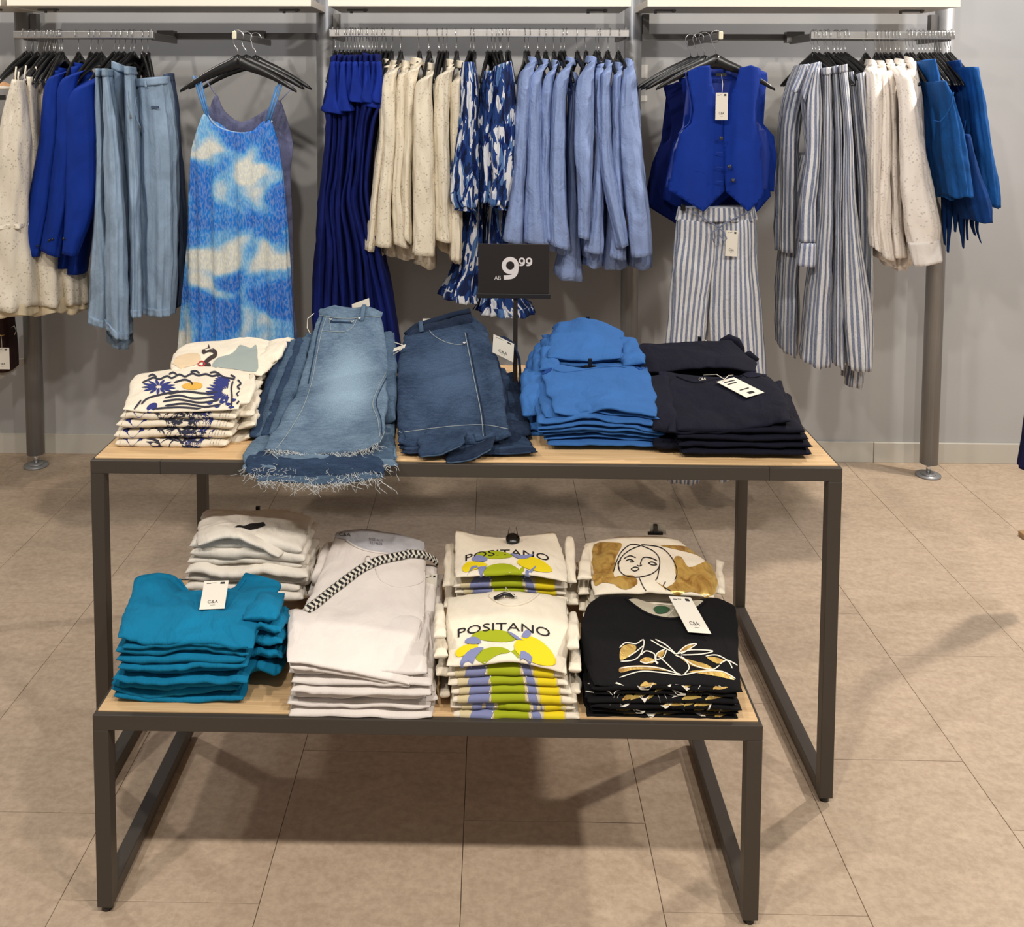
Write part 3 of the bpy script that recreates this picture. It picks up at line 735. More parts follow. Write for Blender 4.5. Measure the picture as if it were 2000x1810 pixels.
# ================================================================ middle rail
C_DKB = cloth('deep_blue_jersey', (14, 26, 88), crease=.3, var=.12, rough=.8)
C_DKB2 = cloth('deep_blue_jersey_bright', (19, 42, 128), crease=.3, var=.12, rough=.8)
N = 9
ordn = ['first', 'second', 'third', 'fourth', 'fifth', 'sixth', 'seventh', 'eighth', 'ninth', 'tenth', 'eleventh', 'twelfth', 'thirteenth', 'fourteenth']
rs = random.Random(5)
bnd = [(108, 648, 742), (150, 642, 745), (200, 634, 746), (240, 636, 735), (330, 632, 724), (390, 624, 722), (480, 623, 745), (600, 615, 770), (690, 612, 780), (800, 608, 790)]
for i in range(N):
    t0, t1 = i/N, (i + 1)/N; rw = []
    jit = [rs.uniform(-3, 3) for _ in bnd]
    for (y, a, b), j in zip(bnd, jit):
        k = .2 if y < 120 else 1; rw.append((a + (b - a)*t0 - 2 + j*k, y + (rs.uniform(-6, 6) if y < 120 else 0), a + (b - a)*t1 + 3 + j*k, y))
    o = loft('maxi_dress', rw, 3.66 + rs.uniform(-.03, .03), .14, C_DKB, None, 80 + i, .005, 4, 44, 32, .006, 2.2); tag(o, 'deep blue maxi dress, %s from the left in the tight row' % ordn[i], 'dress', 'deep blue maxi dresses')
    x0 = rw[1][0]; x1 = rw[1][2]; yb = rs.choice((205, 195, 185, 215)); w = 10
    loft('cap_sleeve', [(x0 + 4, 122, x1 - 2, 120), (x0 + 1, 150, x1 + 1, 150), (x0 - 4, yb - 22, x1 + 5, yb - 24), (x0 - 12, yb - 4, x1 + 12, yb - 8), (x0 - 10, yb + 2, x1 + 14, yb + rs.uniform(-2, 10))], 3.52 + .012*(i % 2), .04, C_DKB2, o, 100 + i, .006, 5, 18, 28, .004)

def rack_shirts(specs, name, cat, group, mat, collar_h, bottoms, seed0, lab, hem=.004, amp=.005):
    outs = []
    for i, (rw, col, dpt, l_) in enumerate(specs):
        top = rw[0]; b = bottoms[i]
        body = [(top[0] - 1, top[1], top[2] + 1, top[3]), (rw[1][0] + 5, rw[1][1] + 5, rw[1][2] + 1, rw[1][3] + 5)]
        body += [(r[0] + 3, r[1], r[2] + 1, r[3]) for r in rw[2:-1]]
        body += [b]
        outs.append(hung_shirt(name, lab % l_, cat, group, mat, rw, body, (col[0], col[1], col[2], col[3], collar_h), seed0 + i*5, Ys=3.53 + dpt, Yb=3.70, amp=amp, hem=hem))
    return outs
CR = [
 ([(748, 132, 763, 128), (743, 180, 760, 178), (738, 270, 756, 270), (728, 370, 744, 370), (712, 484, 732, 490)], (747, 115, 764, 117), 0, 'leftmost, next to the dark blue dresses'),
 ([(760, 132, 780, 126), (746, 168, 774, 158), (748, 270, 774, 270), (740, 380, 765, 380), (731, 478, 765, 481)], (762, 118, 783, 120), -.02, 'second from the dark blue dresses'),
 ([(782, 136, 798, 128), (774, 168, 796, 165), (769, 280, 794, 280), (766, 380, 786, 380), (765, 472, 802, 484)], (784, 118, 800, 120), 0, 'third from the dark blue dresses'),
 ([(802, 132, 824, 120), (788, 162, 814, 155), (785, 280, 810, 280), (784, 380, 804, 380), (783, 450, 804, 478)], (803, 112, 825, 115), -.01, 'fourth from the dark blue dresses, its collar standing highest'),
 ([(822, 150, 848, 134), (809, 178, 844, 168), (808, 280, 848, 280), (805, 390, 850, 390), (806, 494, 850, 498)], (826, 122, 849, 124), -.05, 'with the widest sleeve, in the middle of the group'),
 ([(868, 136, 890, 124), (848, 168, 880, 160), (848, 280, 876, 280), (849, 400, 880, 400), (852, 466, 884, 473)], (869, 115, 891, 119), -.03, 'second from the patterned pieces'),
 ([(888, 150, 908, 128), (876, 185, 906, 178), (878, 300, 904, 300), (880, 420, 903, 420), (880, 503, 901, 508)], (889, 118, 910, 121), -.01, 'nearest the patterned pieces')]
rack_shirts(CR, 'eyelet_shirt', 'shirt', 'cream eyelet shirts', C_EYE2, 14, [(722, 484, 755, 490), (735, 480, 790, 496), (760, 490, 812, 500), (785, 488, 820, 500), (803, 500, 852, 520), (850, 470, 890, 495), (878, 500, 904, 508)], 200, 'cream eyelet shirt %s')

IK = ikat('ikat_print')
PZ = [
 ([(904, 122, 926, 122), (898, 170, 934, 170), (890, 260, 932, 260), (878, 330, 932, 330), (872, 378, 932, 384), (884, 398, 928, 402)], 3.52, .09, 'puffed sleeve blouse with brushstroke print, next to the cream shirts', 'blouse'),
 ([(944, 140, 976, 138), (938, 180, 978, 180), (934, 270, 972, 270), (938, 340, 968, 340), (936, 388, 966, 393)], 3.58, .12, 'brushstroke print blouse hanging recessed in the middle of the patterned group', 'blouse'),
 ([(966, 130, 999, 119), (958, 172, 1005, 168), (956, 260, 1006, 260), (956, 345, 1002, 345), (955, 392, 992, 400)], 3.51, .09, 'puffed sleeve blouse with brushstroke print, next to the light blue shirts', 'blouse'),
 ([(906, 180, 946, 180), (904, 392, 944, 392), (898, 460, 942, 460), (884, 520, 938, 520), (862, 568, 932, 582)], 3.72, .13, 'long brushstroke print skirt left of the price sign', 'skirt'),
 ([(950, 180, 990, 180), (948, 400, 992, 400), (946, 480, 994, 480), (942, 560, 1010, 560), (934, 600, 1040, 606)], 3.74, .13, 'long brushstroke print skirt hanging behind the price sign', 'skirt')]
for i, (rw, Yc, hd, lb, ct) in enumerate(PZ):
    o = loft('patterned_' + ct, rw, Yc, hd, IK, None, 300 + i*3, .008, 10, 44, 72, .006, 2.2, hem=.006); tag(o, lb, ct, 'blue and white brushstroke pieces')
    if i in (0, 2):
        b = rw[-1]; loft('elastic_cuff', [(b[0] + 1, b[1] - 6, b[2] - 1, b[3] - 6), (b[0] + 7, b[1] + 1, b[2] - 6, b[3] + 1), (b[0] + 2, b[1] + 8, b[2] - 2, b[3] + 8)], Yc, hd*.8, IK, o, 330 + i, .006, 9, 8, 56, .002)
    if i > 2:
        b = rw[-1]; loft('gathered_hem', [(b[0] + 1, b[1] - 12, b[2] - 1, b[3] - 12), (b[0] - 2, b[1] + 2, b[2] + 2, b[3] + 2)], Yc, hd*1.03, IK, o, 340 + i, .011, 9, 6, 64, .004)

C_LB = cloth('light_blue_poplin', (132, 150, 192), crease=1.0, var=.05)
LB = [
 ([(1028, 126, 1047, 118), (1011, 160, 1041, 148), (1005, 270, 1030, 270), (996, 380, 1026, 380), (981, 467, 1022, 475)], (1029, 111, 1048, 113), -.03, 'nearest the patterned pieces'),
 ([(1052, 130, 1072, 122), (1032, 166, 1057, 158), (1030, 270, 1058, 270), (1026, 380, 1060, 380), (1021, 470, 1072, 476)], (1054, 115, 1074, 117), -.02, 'second from the patterned pieces'),
 ([(1076, 132, 1091, 124), (1058, 172, 1082, 160), (1057, 280, 1077, 280), (1056, 380, 1076, 380), (1062, 466, 1082, 470)], (1077, 117, 1092, 119), 0, 'third from the patterned pieces'),
 ([(1102, 130, 1121, 118), (1081, 168, 1108, 155), (1076, 280, 1105, 280), (1071, 380, 1106, 380), (1073, 474, 1112, 487)], (1103, 111, 1122, 114), -.03, 'fourth from the patterned pieces'),
 ([(1112, 152, 1126, 150), (1108, 200, 1124, 200), (1105, 300, 1122, 300), (1106, 420, 1128, 420), (1082, 528, 1132, 540)], (1112, 140, 1127, 142), .12, 'hanging set back and lowest, behind the right edge of the price sign'),
 ([(1143, 130, 1164, 114), (1126, 165, 1160, 152), (1122, 270, 1158, 270), (1128, 370, 1155, 370), (1130, 460, 1151, 467)], (1144, 109, 1165, 112), -.05, 'in the middle of the right half, its sleeve ending highest'),
 ([(1165, 128, 1180, 124), (1161, 170, 1176, 165), (1162, 300, 1178, 300), (1152, 420, 1178, 420), (1140, 488, 1178, 494)], (1166, 120, 1180, 122), 0, 'fourth from the right post'),
 ([(1181, 132, 1197, 122), (1172, 166, 1193, 160), (1170, 270, 1194, 270), (1180, 380, 1210, 380), (1206, 484, 1228, 476)], (1181, 117, 1198, 120), -.03, 'third from the right post, sleeve swinging right'),
 ([(1201, 136, 1216, 128), (1196, 176, 1213, 168), (1196, 300, 1216, 300), (1198, 420, 1220, 420), (1190, 500, 1222, 506)], (1200, 121, 1216, 124), 0, 'second from the right post'),
 ([(1219, 132, 1236, 120), (1212, 182, 1243, 165), (1212, 280, 1251, 280), (1222, 390, 1265, 390), (1232, 500, 1275, 496)], (1220, 114, 1235, 117), -.04, 'nearest the right post, rightmost of the group')]
rack_shirts(LB, 'poplin_shirt', 'shirt', 'light blue shirts', C_LB, 14, [(1000, 468, 1030, 475), (1030, 474, 1080, 480), (1062, 475, 1095, 482), (1078, 480, 1120, 492), (1080, 530, 1137, 541), (1135, 490, 1160, 500), (1135, 508, 1180, 514), (1170, 512, 1215, 518), (1185, 512, 1225, 516), (1225, 512, 1274, 516)], 400, 'light blue shirt %s')
# ================================================================ waistcoats and striped trousers, front-on
def tag_card(parent, name, c, ax, ay, w, h, code=True, logo=True, string=None, th=.0008, nrm=None, cord=M_CORD):
    """card: centre of the top edge c, unit axes ax (right) and ay (down)"""
    c = np.array(c, float); ax = np.array(ax, float); ay = np.array(ay, float); ax /= np.linalg.norm(ax); ay /= np.linalg.norm(ay)
    n = np.cross(ay, ax) if nrm is None else np.array(nrm); n = n/np.linalg.norm(n)
    if n[1] > 0 and nrm is None: n = -n
    P = [c - ax*w/2, c + ax*w/2, c + ax*w/2 + ay*h, c - ax*w/2 + ay*h]
    V = [p - n*th/2 for p in P] + [p + n*th/2 for p in P]
    o = obj(name, V, [(0, 3, 2, 1), (4, 5, 6, 7), (0, 1, 5, 4), (1, 2, 6, 5), (2, 3, 7, 6), (3, 0, 4, 7)], M_TAG, parent, smooth=False)
    hold = o
    if parent is not None and parent.parent is not None: hold = parent
    if logo:
        if parent is None or parent.parent is None:
            text_plane('lettering', 'C&A', c - ax*w*.22 + ay*h*.80 + n*(th), ax, -ay, h*.1 if h > w else h*.16, M_INK, o, width=w*.42)
            mb = MB()
            for (a, b, d_, e_) in ((.12, .08, .3, .1), (.34, .07, .5, .085), (.68, .05, .86, .12), (.4, .86, .6, .868)):
                q = [c - ax*w/2 + ax*w*a + ay*h*b, c - ax*w/2 + ax*w*d_ + ay*h*b, c - ax*w/2 + ax*w*d_ + ay*h*e_, c - ax*w/2 + ax*w*a + ay*h*e_]
                mb.add([p + n*(th) for p in q], [(0, 1, 2, 3)])
            mb.build('small_print', M_INK, o)
    if string is not None:
        s = np.array(string); a = c + ay*.004
        MB().tube([a + n*.001, (a + s)/2 + n*.004 + ax*.003, s], .0008, 5).build('string', cord, hold if hold is not parent else parent, True)
    return o
VM = C_ROYAL; VLN = plain('royal_satin_lining', (14, 44, 132), .35)
def vest(name, lab, cx_, cy_, sc, Y, mat, seed, detail, grp=None):
    T = lambda pts: [((x - 1408)*sc + cx_, (y - 130)*sc + cy_) for x, y in pts]
    right = T([(1439, 133), (1460, 128), (1480, 134), (1482, 150), (1474, 180), (1468, 210), (1469, 236), (1478, 258), (1486, 280), (1484, 300), (1487, 340), (1491, 379), (1454, 410), (1416, 374), (1412, 330), (1410, 280), (1409, 234), (1420, 200), (1432, 165)])
    left = T([(1381, 128), (1360, 130), (1339, 140), (1341, 160), (1347, 190), (1350, 215), (1346, 240), (1335, 250), (1325, 262), (1318, 300), (1310, 345), (1305, 371), (1368, 410), (1418, 368), (1416, 330), (1413, 280), (1410, 234), (1398, 200), (1386, 165)])
    back = T([(1381, 128), (1395, 134), (1425, 134), (1439, 130), (1480, 134), (1484, 170), (1480, 236), (1500, 260), (1505, 300), (1500, 370), (1300, 366), (1316, 290), (1335, 246), (1345, 160), (1339, 138)])
    o = empty(name, W(cx_, cy_ + 280*sc, Y)); tag(o, lab, 'waistcoat', grp)
    bulge = .045*sc
    p1 = panel('right_front', right, Y, mat, o, bulge, .004, ((3, .004, .6),), seed, .013, .0015, ctr=None, yfun=lambda x, z: 0*x)
    p2 = panel('left_front', left, Y + .004, mat, o, bulge, .004, ((3, .004, 2.1),), seed + 1, .013, .0015)
    p3 = panel('back', back, Y + .045, VLN if detail else mat, o, -.03*sc, .004, ((4, .004, 1.),), seed + 2, .02, .003)
    return o, p1, p2
hanger(FX2 - .008, math.radians(90), 0, 'black hanger holding the foremost blue waistcoat', '', y=3.45, z=1.797)
hanger(FX2 - .025, math.radians(87), 0, 'black hanger behind the foremost one, arm showing at the right of the waistcoat', '', y=3.56, z=1.797)
hanger(FX2 - .05, math.radians(94), 0, 'black hanger furthest back on the waistcoat arm', '', y=3.68, z=1.797)
hanger(FX2 - .035, math.radians(90), 0, 'black hanger third from the front on the waistcoat arm', '', y=3.62, z=1.797)
V1, vr, vl = vest('waistcoat', 'royal blue waistcoat hanging foremost, with a V neck and white tag', 1408, 130, 1.0, 3.44, VM, 20, True)
V2, _, _ = vest('waistcoat', 'royal blue waistcoat directly behind the foremost one, showing at both sides', 1422, 138, .985, 3.56, VM, 24, False)
V3, _, _ = vest('waistcoat', 'shade-darkened blue waistcoat furthest back, showing at the left', 1366, 160, 1.0, 3.72, cloth('deep_shade_royal_suiting', (10, 22, 76), crease=.15), 28, False)  # darkened copy of the royal suiting; shade at the back painted into the colour
V4, _, _ = vest('waistcoat', 'blue waistcoat third from the front, its hem showing between the others', 1396, 146, 1.0, 3.64, cloth('shade_royal_suiting', (12, 34, 104), crease=.15), 29, False)  # milder step of the same shade, also put into the cloth colour
for o_, (cx_, cy_), Yv in ((V1, (1408, 130), 3.44), (V2, (1422, 138), 3.56)):
    for pts in ([(1339, 140), (1341, 160), (1347, 190), (1350, 215), (1346, 240), (1335, 250), (1325, 262)], [(1482, 150), (1474, 180), (1468, 210), (1469, 236), (1478, 258), (1486, 278)]):
        xs_ = [(x - 1408) + cx_ for x, y in pts]; ys_ = [(y - 130) + cy_ for x, y in pts]
        q_ = [W(x, y, Yv - .012 - .022*(1 - min(1, abs(px_[0] - 1408)/75))) for x, y, px_ in zip(xs_, ys_, pts)]
        MB().tube(smooth_poly(q_, 4, False), .0026, 6).build('armhole_binding', VLN, o_, True)
for (x, y) in ((1408, 270), (1424, 325), (1431, 352)):
    p = W(x, y, 3.391); q = p + np.array([0, -.006, 0])
    MB().tube([p, q], .0068, 20).build('button', plain('tortoise_button', (40, 40, 48), .2, .0, .6), V1, True)
    for s in (-1, 1): MB().tube([q + [s*.002, .0, 0], q + [s*.002, -.0006, 0]], .001, 8).build('button_hole', M_CHROME, V1)
for k, L_ in enumerate(([(1327, 322), (1350, 330), (1375, 338)], [(1448, 336), (1468, 326), (1487, 315)])):
    pp = [W(x, y, 3.394 + (.030 if i == (0 if k == 0 else 2) else .012 if i == 1 else .003)) for i, (x, y) in enumerate(L_)]
    MB().tube(pp, .0038, 8, flat=.6).build('welt_pocket', VM, V1, True)
for y in (298, 327, 354):
    MB().tube([W(1399, y, 3.392), W(1411, y, 3.390)], .0012, 5).build('buttonhole', VLN, V1)
MB().box(W(1397, 143, 3.468), W(1419, 149, 3.462)).build('neck_label', M_INK, V1)
tag_card(V1, 'price_tag', W(1410, 181, 3.385), (1, 0, 0), (0, 0, -1), .042, .094, logo=True, string=W(1409, 146, 3.46))
tag_card(V1, 'care_ticket', W(1408, 206, 3.39), (1, 0, .05), (0, 0, -1), .03, .05, logo=False)

C_STR = stripes('blue_white_stripe', (98, 108, 134), (204, 203, 202), .0195, .45)
C_STR2 = stripes('blue_white_stripe_wide', (92, 102, 128), (202, 202, 204), .0215, .45)
st = empty('striped_trousers', W(1400, 930, 3.5)); tag(st, 'blue and white striped wide trousers hanging under the blue waistcoat', 'trousers')
legL = loft('trouser_leg', [(1321, 425, 1400, 432), (1318, 460, 1400, 470), (1313, 505, 1396, 540), (1308, 600, 1384, 610), (1303, 680, 1378, 690), (1300, 800, 1372, 800), (1300, 935, 1362, 938)], 3.50, .045, C_STR, st, 500, .007, 5, 54, 64, .005, 2.4, hem=.004)
legR = loft('trouser_leg', [(1396, 432, 1475, 425), (1396, 470, 1477, 460), (1390, 540, 1481, 520), (1386, 610, 1486, 620), (1388, 690, 1492, 700), (1395, 800, 1500, 800), (1398, 934, 1502, 918)], 3.50, .045, C_STR, st, 503, .007, 5, 54, 64, .005, 2.4, hem=.004)
loft('waistband', [(1324, 404, 1472, 402), (1322, 415, 1474, 414), (1320, 430, 1476, 430)], 3.50, .05, C_STR, st, 506, .005, 11, 10, 90, .003)
kn = [W(x, y, 3.435) for x, y in ((1352, 412), (1372, 425), (1398, 440), (1404, 446))]; MB().tube(kn, .0028, 6).build('waist_tie', C_STR, st, True)
MB().tube([W(x, y, 3.435) for x, y in ((1466, 412), (1440, 424), (1415, 436), (1404, 446))], .0028, 6).build('waist_tie', C_STR, st, True)
MB().tube([W(x, y, 3.43) for x, y in ((1404, 446), (1392, 452), (1391, 464), (1396, 474))], .003, 6).build('tie_tail', C_STR, st, True)
MB().tube([W(x, y, 3.43) for x, y in ((1404, 446), (1414, 452), (1419, 466), (1414, 472), (1408, 462))], .0025, 6).build('tie_tail', C_STR, st, True)
tag_card(st, 'price_tag', W(1430, 450, 3.43), (1, 0, -.06), (-.02, 0, -1), .042, .092, string=W(1426, 420, 3.45))
for sx in (1334, 1462): MB().box(W(sx - 5, 398, 3.47), W(sx + 5, 412, 3.45), .002).build('hanger_clip', M_BLACK, st)

# ================================================================ right rail clothes
SR = [
 ('shirt', [(1552, 128, 1584, 126), (1532, 180, 1575, 180), (1520, 250, 1560, 250), (1516, 380, 1556, 380), (1515, 482, 1556, 485)], 3.74, .12, 'leftmost in the group, hanging furthest back'),
 ('trousers', [(1556, 300, 1590, 300), (1530, 400, 1580, 400), (1520, 520, 1560, 520), (1517, 600, 1558, 600), (1516, 666, 1556, 692)], 3.76, .10, 'leftmost long piece, below the striped shirts'),
 ('shirt', [(1580, 128, 1602, 122), (1566, 200, 1606, 182), (1574, 300, 1610, 300), (1570, 400, 1604, 400), (1566, 470, 1600, 470)], 3.62, .12, 'with an open collar and long sleeve, nearest the front'),
 ('dress', [(1601, 138, 1620, 136), (1597, 250, 1625, 250), (1592, 400, 1625, 400), (1572, 600, 1622, 600), (1563, 694, 1622, 706)], 3.57, .13, 'long piece right beside the striped shirt sleeve'),
 ('dress', [(1618, 136, 1634, 132), (1622, 250, 1644, 250), (1624, 400, 1642, 400), (1620, 600, 1644, 600), (1618, 692, 1648, 708)], 3.60, .13, 'third long piece from the left'),
 ('dress', [(1633, 134, 1651, 130), (1642, 250, 1662, 250), (1641, 400, 1670, 400), (1640, 600, 1700, 600), (1648, 702, 1702, 710)], 3.56, .14, 'widest long piece at the front of the group'),
 ('dress', [(1651, 142, 1666, 140), (1660, 250, 1680, 250), (1668, 400, 1694, 400), (1664, 600, 1694, 600), (1650, 738, 1684, 742)], 3.68, .12, 'with the lowest hem of the group'),
 ('dress', [(1668, 146, 1688, 140), (1676, 250, 1697, 250), (1692, 400, 1700, 400), (1692, 600, 1699, 600), (1692, 660, 1700, 668)], 3.62, .12, 'nearest the white blouses')]
SO = []
for i, (ct, rw, Yc, hd, l_) in enumerate(SR):
    o = loft('striped_' + ct, rw, Yc, hd, C_STR2 if i not in (5, 7) else C_STR, None, 520 + i*2, .006, 8, 44, 72, .005, 2.3, hem=.004); tag(o, 'blue and white striped %s %s' % (ct, l_), ct, 'blue and white striped clothes'); SO.append(o)
loft('sleeve', [(1588, 140, 1600, 132), (1576, 200, 1602, 190), (1574, 300, 1602, 300), (1562, 400, 1592, 400), (1559, 470, 1592, 472)], 3.46, .035, C_STR2, SO[2], 560, .004, 3, 40, 36, .004)
loft('cuff', [(1561, 472, 1594, 474), (1558, 494, 1594, 498), (1556, 516, 1593, 520)], 3.46, .038, stripes('cuff_stripe', (198, 198, 200), (96, 108, 142), .02, .5), SO[2], 562, .001, 3, 8, 40, .001)
loft('collar', [(1565, 128, 1580, 124), (1556, 150, 1575, 148), (1543, 178, 1560, 182)], 3.52, .02, stripes('collar_stripe', (200, 200, 202), (110, 122, 154), .016, .5), SO[0], 564, .001, 3, 12, 28, .001)
loft('collar', [(1584, 124, 1602, 120), (1574, 150, 1592, 148), (1566, 180, 1572, 204)], 3.48, .02, stripes('collar_stripe', (200, 200, 202), (110, 122, 154), .016, .5), SO[2], 566, .001, 3, 12, 28, .001)
for o_, i in ((SO[5], 5), (SO[3], 3), (SO[4], 4)):
    a = SR[i][1][0]; loft('waistband', [(a[0] - 1, a[1] - 4, a[2] + 1, a[3] - 4), (a[0] - 1, a[1] + 10, a[2] + 1, a[3] + 10)], SR[i][2] - .003, SR[i][3] + .004, C_STR, o_, 570 + i, .002, 8, 5, 50, .001)

C_WH = eyelet('white_embroidered_cotton', (222, 214, 206), (184, 174, 164))
WB = [
 ([(1690, 130, 1708, 122), (1694, 172, 1720, 162), (1696, 300, 1720, 300), (1697, 420, 1716, 420), (1700, 478, 1722, 492)], (1690, 116, 1710, 119), -.02, 'nearest the striped clothes'),
 ([(1708, 130, 1726, 124), (1716, 172, 1736, 165), (1714, 300, 1740, 300), (1706, 420, 1738, 420), (1716, 496, 1746, 508)], (1710, 118, 1727, 120), 0, 'second from the striped clothes'),
 ([(1724, 130, 1744, 124), (1732, 180, 1752, 170), (1736, 300, 1756, 300), (1738, 420, 1760, 420), (1738, 500, 1768, 500)], (1726, 116, 1744, 118), .03, 'in the middle of the group, hanging slightly back'),
 ([(1745, 132, 1765, 124), (1752, 172, 1782, 162), (1755, 260, 1800, 258), (1757, 360, 1818, 358), (1766, 440, 1834, 436), (1773, 474, 1834, 470)], (1745, 114, 1766, 118), -.06, 'at the front right, with a full sleeve and wide cuff'),
 ([(1762, 126, 1785, 120), (1775, 172, 1796, 165), (1782, 250, 1802, 250), (1790, 340, 1808, 340), (1795, 400, 1812, 400)], (1764, 110, 1784, 116), .04, 'last before the mid blue tops, mostly hidden')]
wo = rack_shirts(WB, 'embroidered_blouse', 'blouse', 'white embroidered blouses', C_WH, 12, [(1700, 490, 1735, 505), (1715, 505, 1755, 516), (1735, 515, 1768, 520), (1745, 500, 1775, 515), (1790, 420, 1812, 425)], 600, 'white embroidered blouse %s')
loft('cuff', [(1772, 472, 1836, 466), (1777, 494, 1839, 486), (1783, 518, 1841, 508)], 3.47, .052, cloth('white_cotton', (212, 206, 200), crease=.4), wo[3], 640, .002, 6, 10, 48, .001)

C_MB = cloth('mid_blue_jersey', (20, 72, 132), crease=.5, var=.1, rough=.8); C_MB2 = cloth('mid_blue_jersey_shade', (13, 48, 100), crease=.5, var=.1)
BT = [
 ([(1795, 120, 1812, 116), (1800, 180, 1822, 172), (1806, 280, 1832, 280), (1814, 340, 1846, 340), (1820, 380, 1850, 386)], 3.62, C_MB, 'nearest the white blouses'),
 ([(1816, 160, 1830, 158), (1826, 225, 1852, 200), (1828, 290, 1876, 285), (1836, 340, 1882, 340), (1843, 380, 1886, 378)], 3.50, C_MB, 'in front, with its armhole edge and gathered hem showing'),
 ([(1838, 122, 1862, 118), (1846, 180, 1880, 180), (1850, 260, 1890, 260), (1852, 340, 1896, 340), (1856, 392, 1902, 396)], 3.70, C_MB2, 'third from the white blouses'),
 ([(1864, 132, 1898, 132), (1876, 190, 1908, 190), (1884, 260, 1918, 260), (1890, 330, 1930, 330), (1898, 392, 1941, 402)], 3.60, C_MB, 'rightmost, with a straight sleeve end'),
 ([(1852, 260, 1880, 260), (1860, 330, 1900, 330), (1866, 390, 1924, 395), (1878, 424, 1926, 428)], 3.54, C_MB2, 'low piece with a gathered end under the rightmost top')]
bo = []
for i, (rw, Yc, mm, l_) in enumerate(BT):
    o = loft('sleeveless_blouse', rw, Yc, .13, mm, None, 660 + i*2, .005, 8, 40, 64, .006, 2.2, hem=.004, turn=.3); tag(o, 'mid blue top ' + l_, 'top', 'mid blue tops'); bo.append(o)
for i, (xa, xb, y0, yt, dx, k) in enumerate(((1838, 1850, 385, 478, 2, 0), (1846, 1860, 385, 492, -2, 2), (1858, 1872, 388, 452, 0, 2), (1870, 1884, 390, 484, 4, 2), (1882, 1894, 395, 440, 0, 2), (1894, 1904, 420, 460, 6, 4), (1904, 1912, 424, 474, 8, 4), (1884, 1890, 420, 468, 2, 4))):
    loft('tie_end', [(xa, y0, xb, y0), (xa + 2, (y0 + yt)/2, xb - 1, (y0 + yt)/2), ((xa + xb)/2 + dx - 1, yt, (xa + xb)/2 + dx + 1, yt)], 3.62, .02, C_MB2, bo[k], 690 + i, .002, 3, 14, 16, .002)
MB().tube([W(x, y, 3.368) for x, y in ((1822, 235), (1836, 238), (1848, 225), (1858, 205), (1862, 180))], .0022, 6).build('armhole_binding', C_MB, bo[1], True)
MB().tube([W(x, y, 3.55) for x, y in ((1893, 180), (1894, 230), (1892, 275), (1888, 288), (1882, 270), (1886, 235))], .0022, 6).build('spaghetti_loop', C_MB, bo[3], True)

# ================================================================ display tables
def table(x0, x1, y0, y1, z, bw, name, lab, foot=.012, seams=()):
    e = empty(name, ((x0 + x1)/2, (y0 + y1)/2, 0)); tag(e, lab, 'table')
    b = .0015
    for (xx, yy) in ((x0, y0), (x1 - bw, y0), (x0, y1 - bw), (x1 - bw, y1 - bw)):
        MB().box((xx, yy, foot), (xx + bw, yy + bw, z - bw), b).build('leg', M_FRAME, e)
    MB().box((x0, y0, z - bw), (x1, y0 + bw, z), b).build('front_beam', M_FRAME, e)
    MB().box((x0, y1 - bw, z - bw), (x1, y1, z), b).build('back_beam', M_FRAME, e)
    for xx in (x0, x1 - bw):
        MB().box((xx, y0 + bw, z - bw), (xx + bw, y1 - bw, z), b).build('side_beam', M_FRAME, e)
        MB().box((xx, y0 + bw, foot), (xx + bw, y1 - bw, foot + bw), b).build('floor_runner', M_FRAME, e)
        for yy in (y0 + bw/2, y1 - bw/2): MB().cyl((xx + bw/2, yy), bw*.36, 0, foot + .001, 20).build('foot', M_BLACK, e, True)
    MB().box((x0 + .006, y0 + .0125, z - .004), (x1 - .006, y1 - .012, z + .0025), .0008).build('tabletop', M_WOOD, e)
    for sx in seams: MB().box((sx - .0004, y0 - .0004, z - bw - .0003), (sx + .0004, y0 + .012, z + .0004)).build('beam_seam', M_BLACK, e)
    return e
TZ, LZ = .775, .4031
T1 = table(-.8953, .7752, 2.1057, 2.8995, TZ, .030, 'display_table', 'tall dark metal display table with oak top, holding jeans and tops', seams=(W(313, 910, 2.106)[0], W(1503, 920, 2.106)[0]))
T2 = table(-.7625, .5185, 1.775, 2.3007, LZ, .030, 'display_table', 'low dark metal display table with oak top, standing in front', )
MB().box((.40, 2.2, .385), (.489, 2.215, .36)).build('joining_bracket', M_BAR, T2)
MB().tube([(.46, 2.05, .37), (.46, 2.05, .345)], .006, 10).build('screw', M_CHROME, T2, True)

# ---- price sign
sg = empty('price_sign', (.066, 2.63, TZ + .0025)); tag(sg, 'black price sign on a stem reading AB 9.99, standing on the tall table', 'sign')
SY = 2.60
a = W(934, 476, SY); b = W(1072, 574, SY)
MB().box((a[0], SY, b[2]), (b[0], SY + .004, a[2]), .0008).build('card', M_SIGN, sg)
c = W(932, 573, SY - .004); d = W(1075, 583, SY - .004)
MB().box((c[0], SY - .006, d[2]), (d[0], SY + .012, c[2]), .001).build('holder_rail', plain('black_holder', (22, 20, 21), .5), sg)
MB().box((.0600, SY + .003, TZ + .005), (.0722, SY + .009, c[2]), .001).build('stem', plain('dark_stem', (44, 36, 33), .45, .3), sg)
MB().box((.02, SY - .05, TZ + .0025), (.115, SY + .06, TZ + .0075), .001).build('foot_plate', M_BLACK, sg)
M_PRINT = plain('white_print', (200, 194, 194), .6)
def sign_text(t, x0, y0, x1, y1):
    p = W(x0, y1, SY - .001); q = W(x1, y0, SY - .001)
    o = text_plane('lettering', t, p, (1, 0, 0), (0, 0, 1), q[2] - p[2], M_PRINT, sg, width=q[0] - p[0])
    return o
def heavy(t, x0, y0, x1, y1, w):
    o = sign_text(t, x0, y0, x1, y1)
    return o
import bmesh
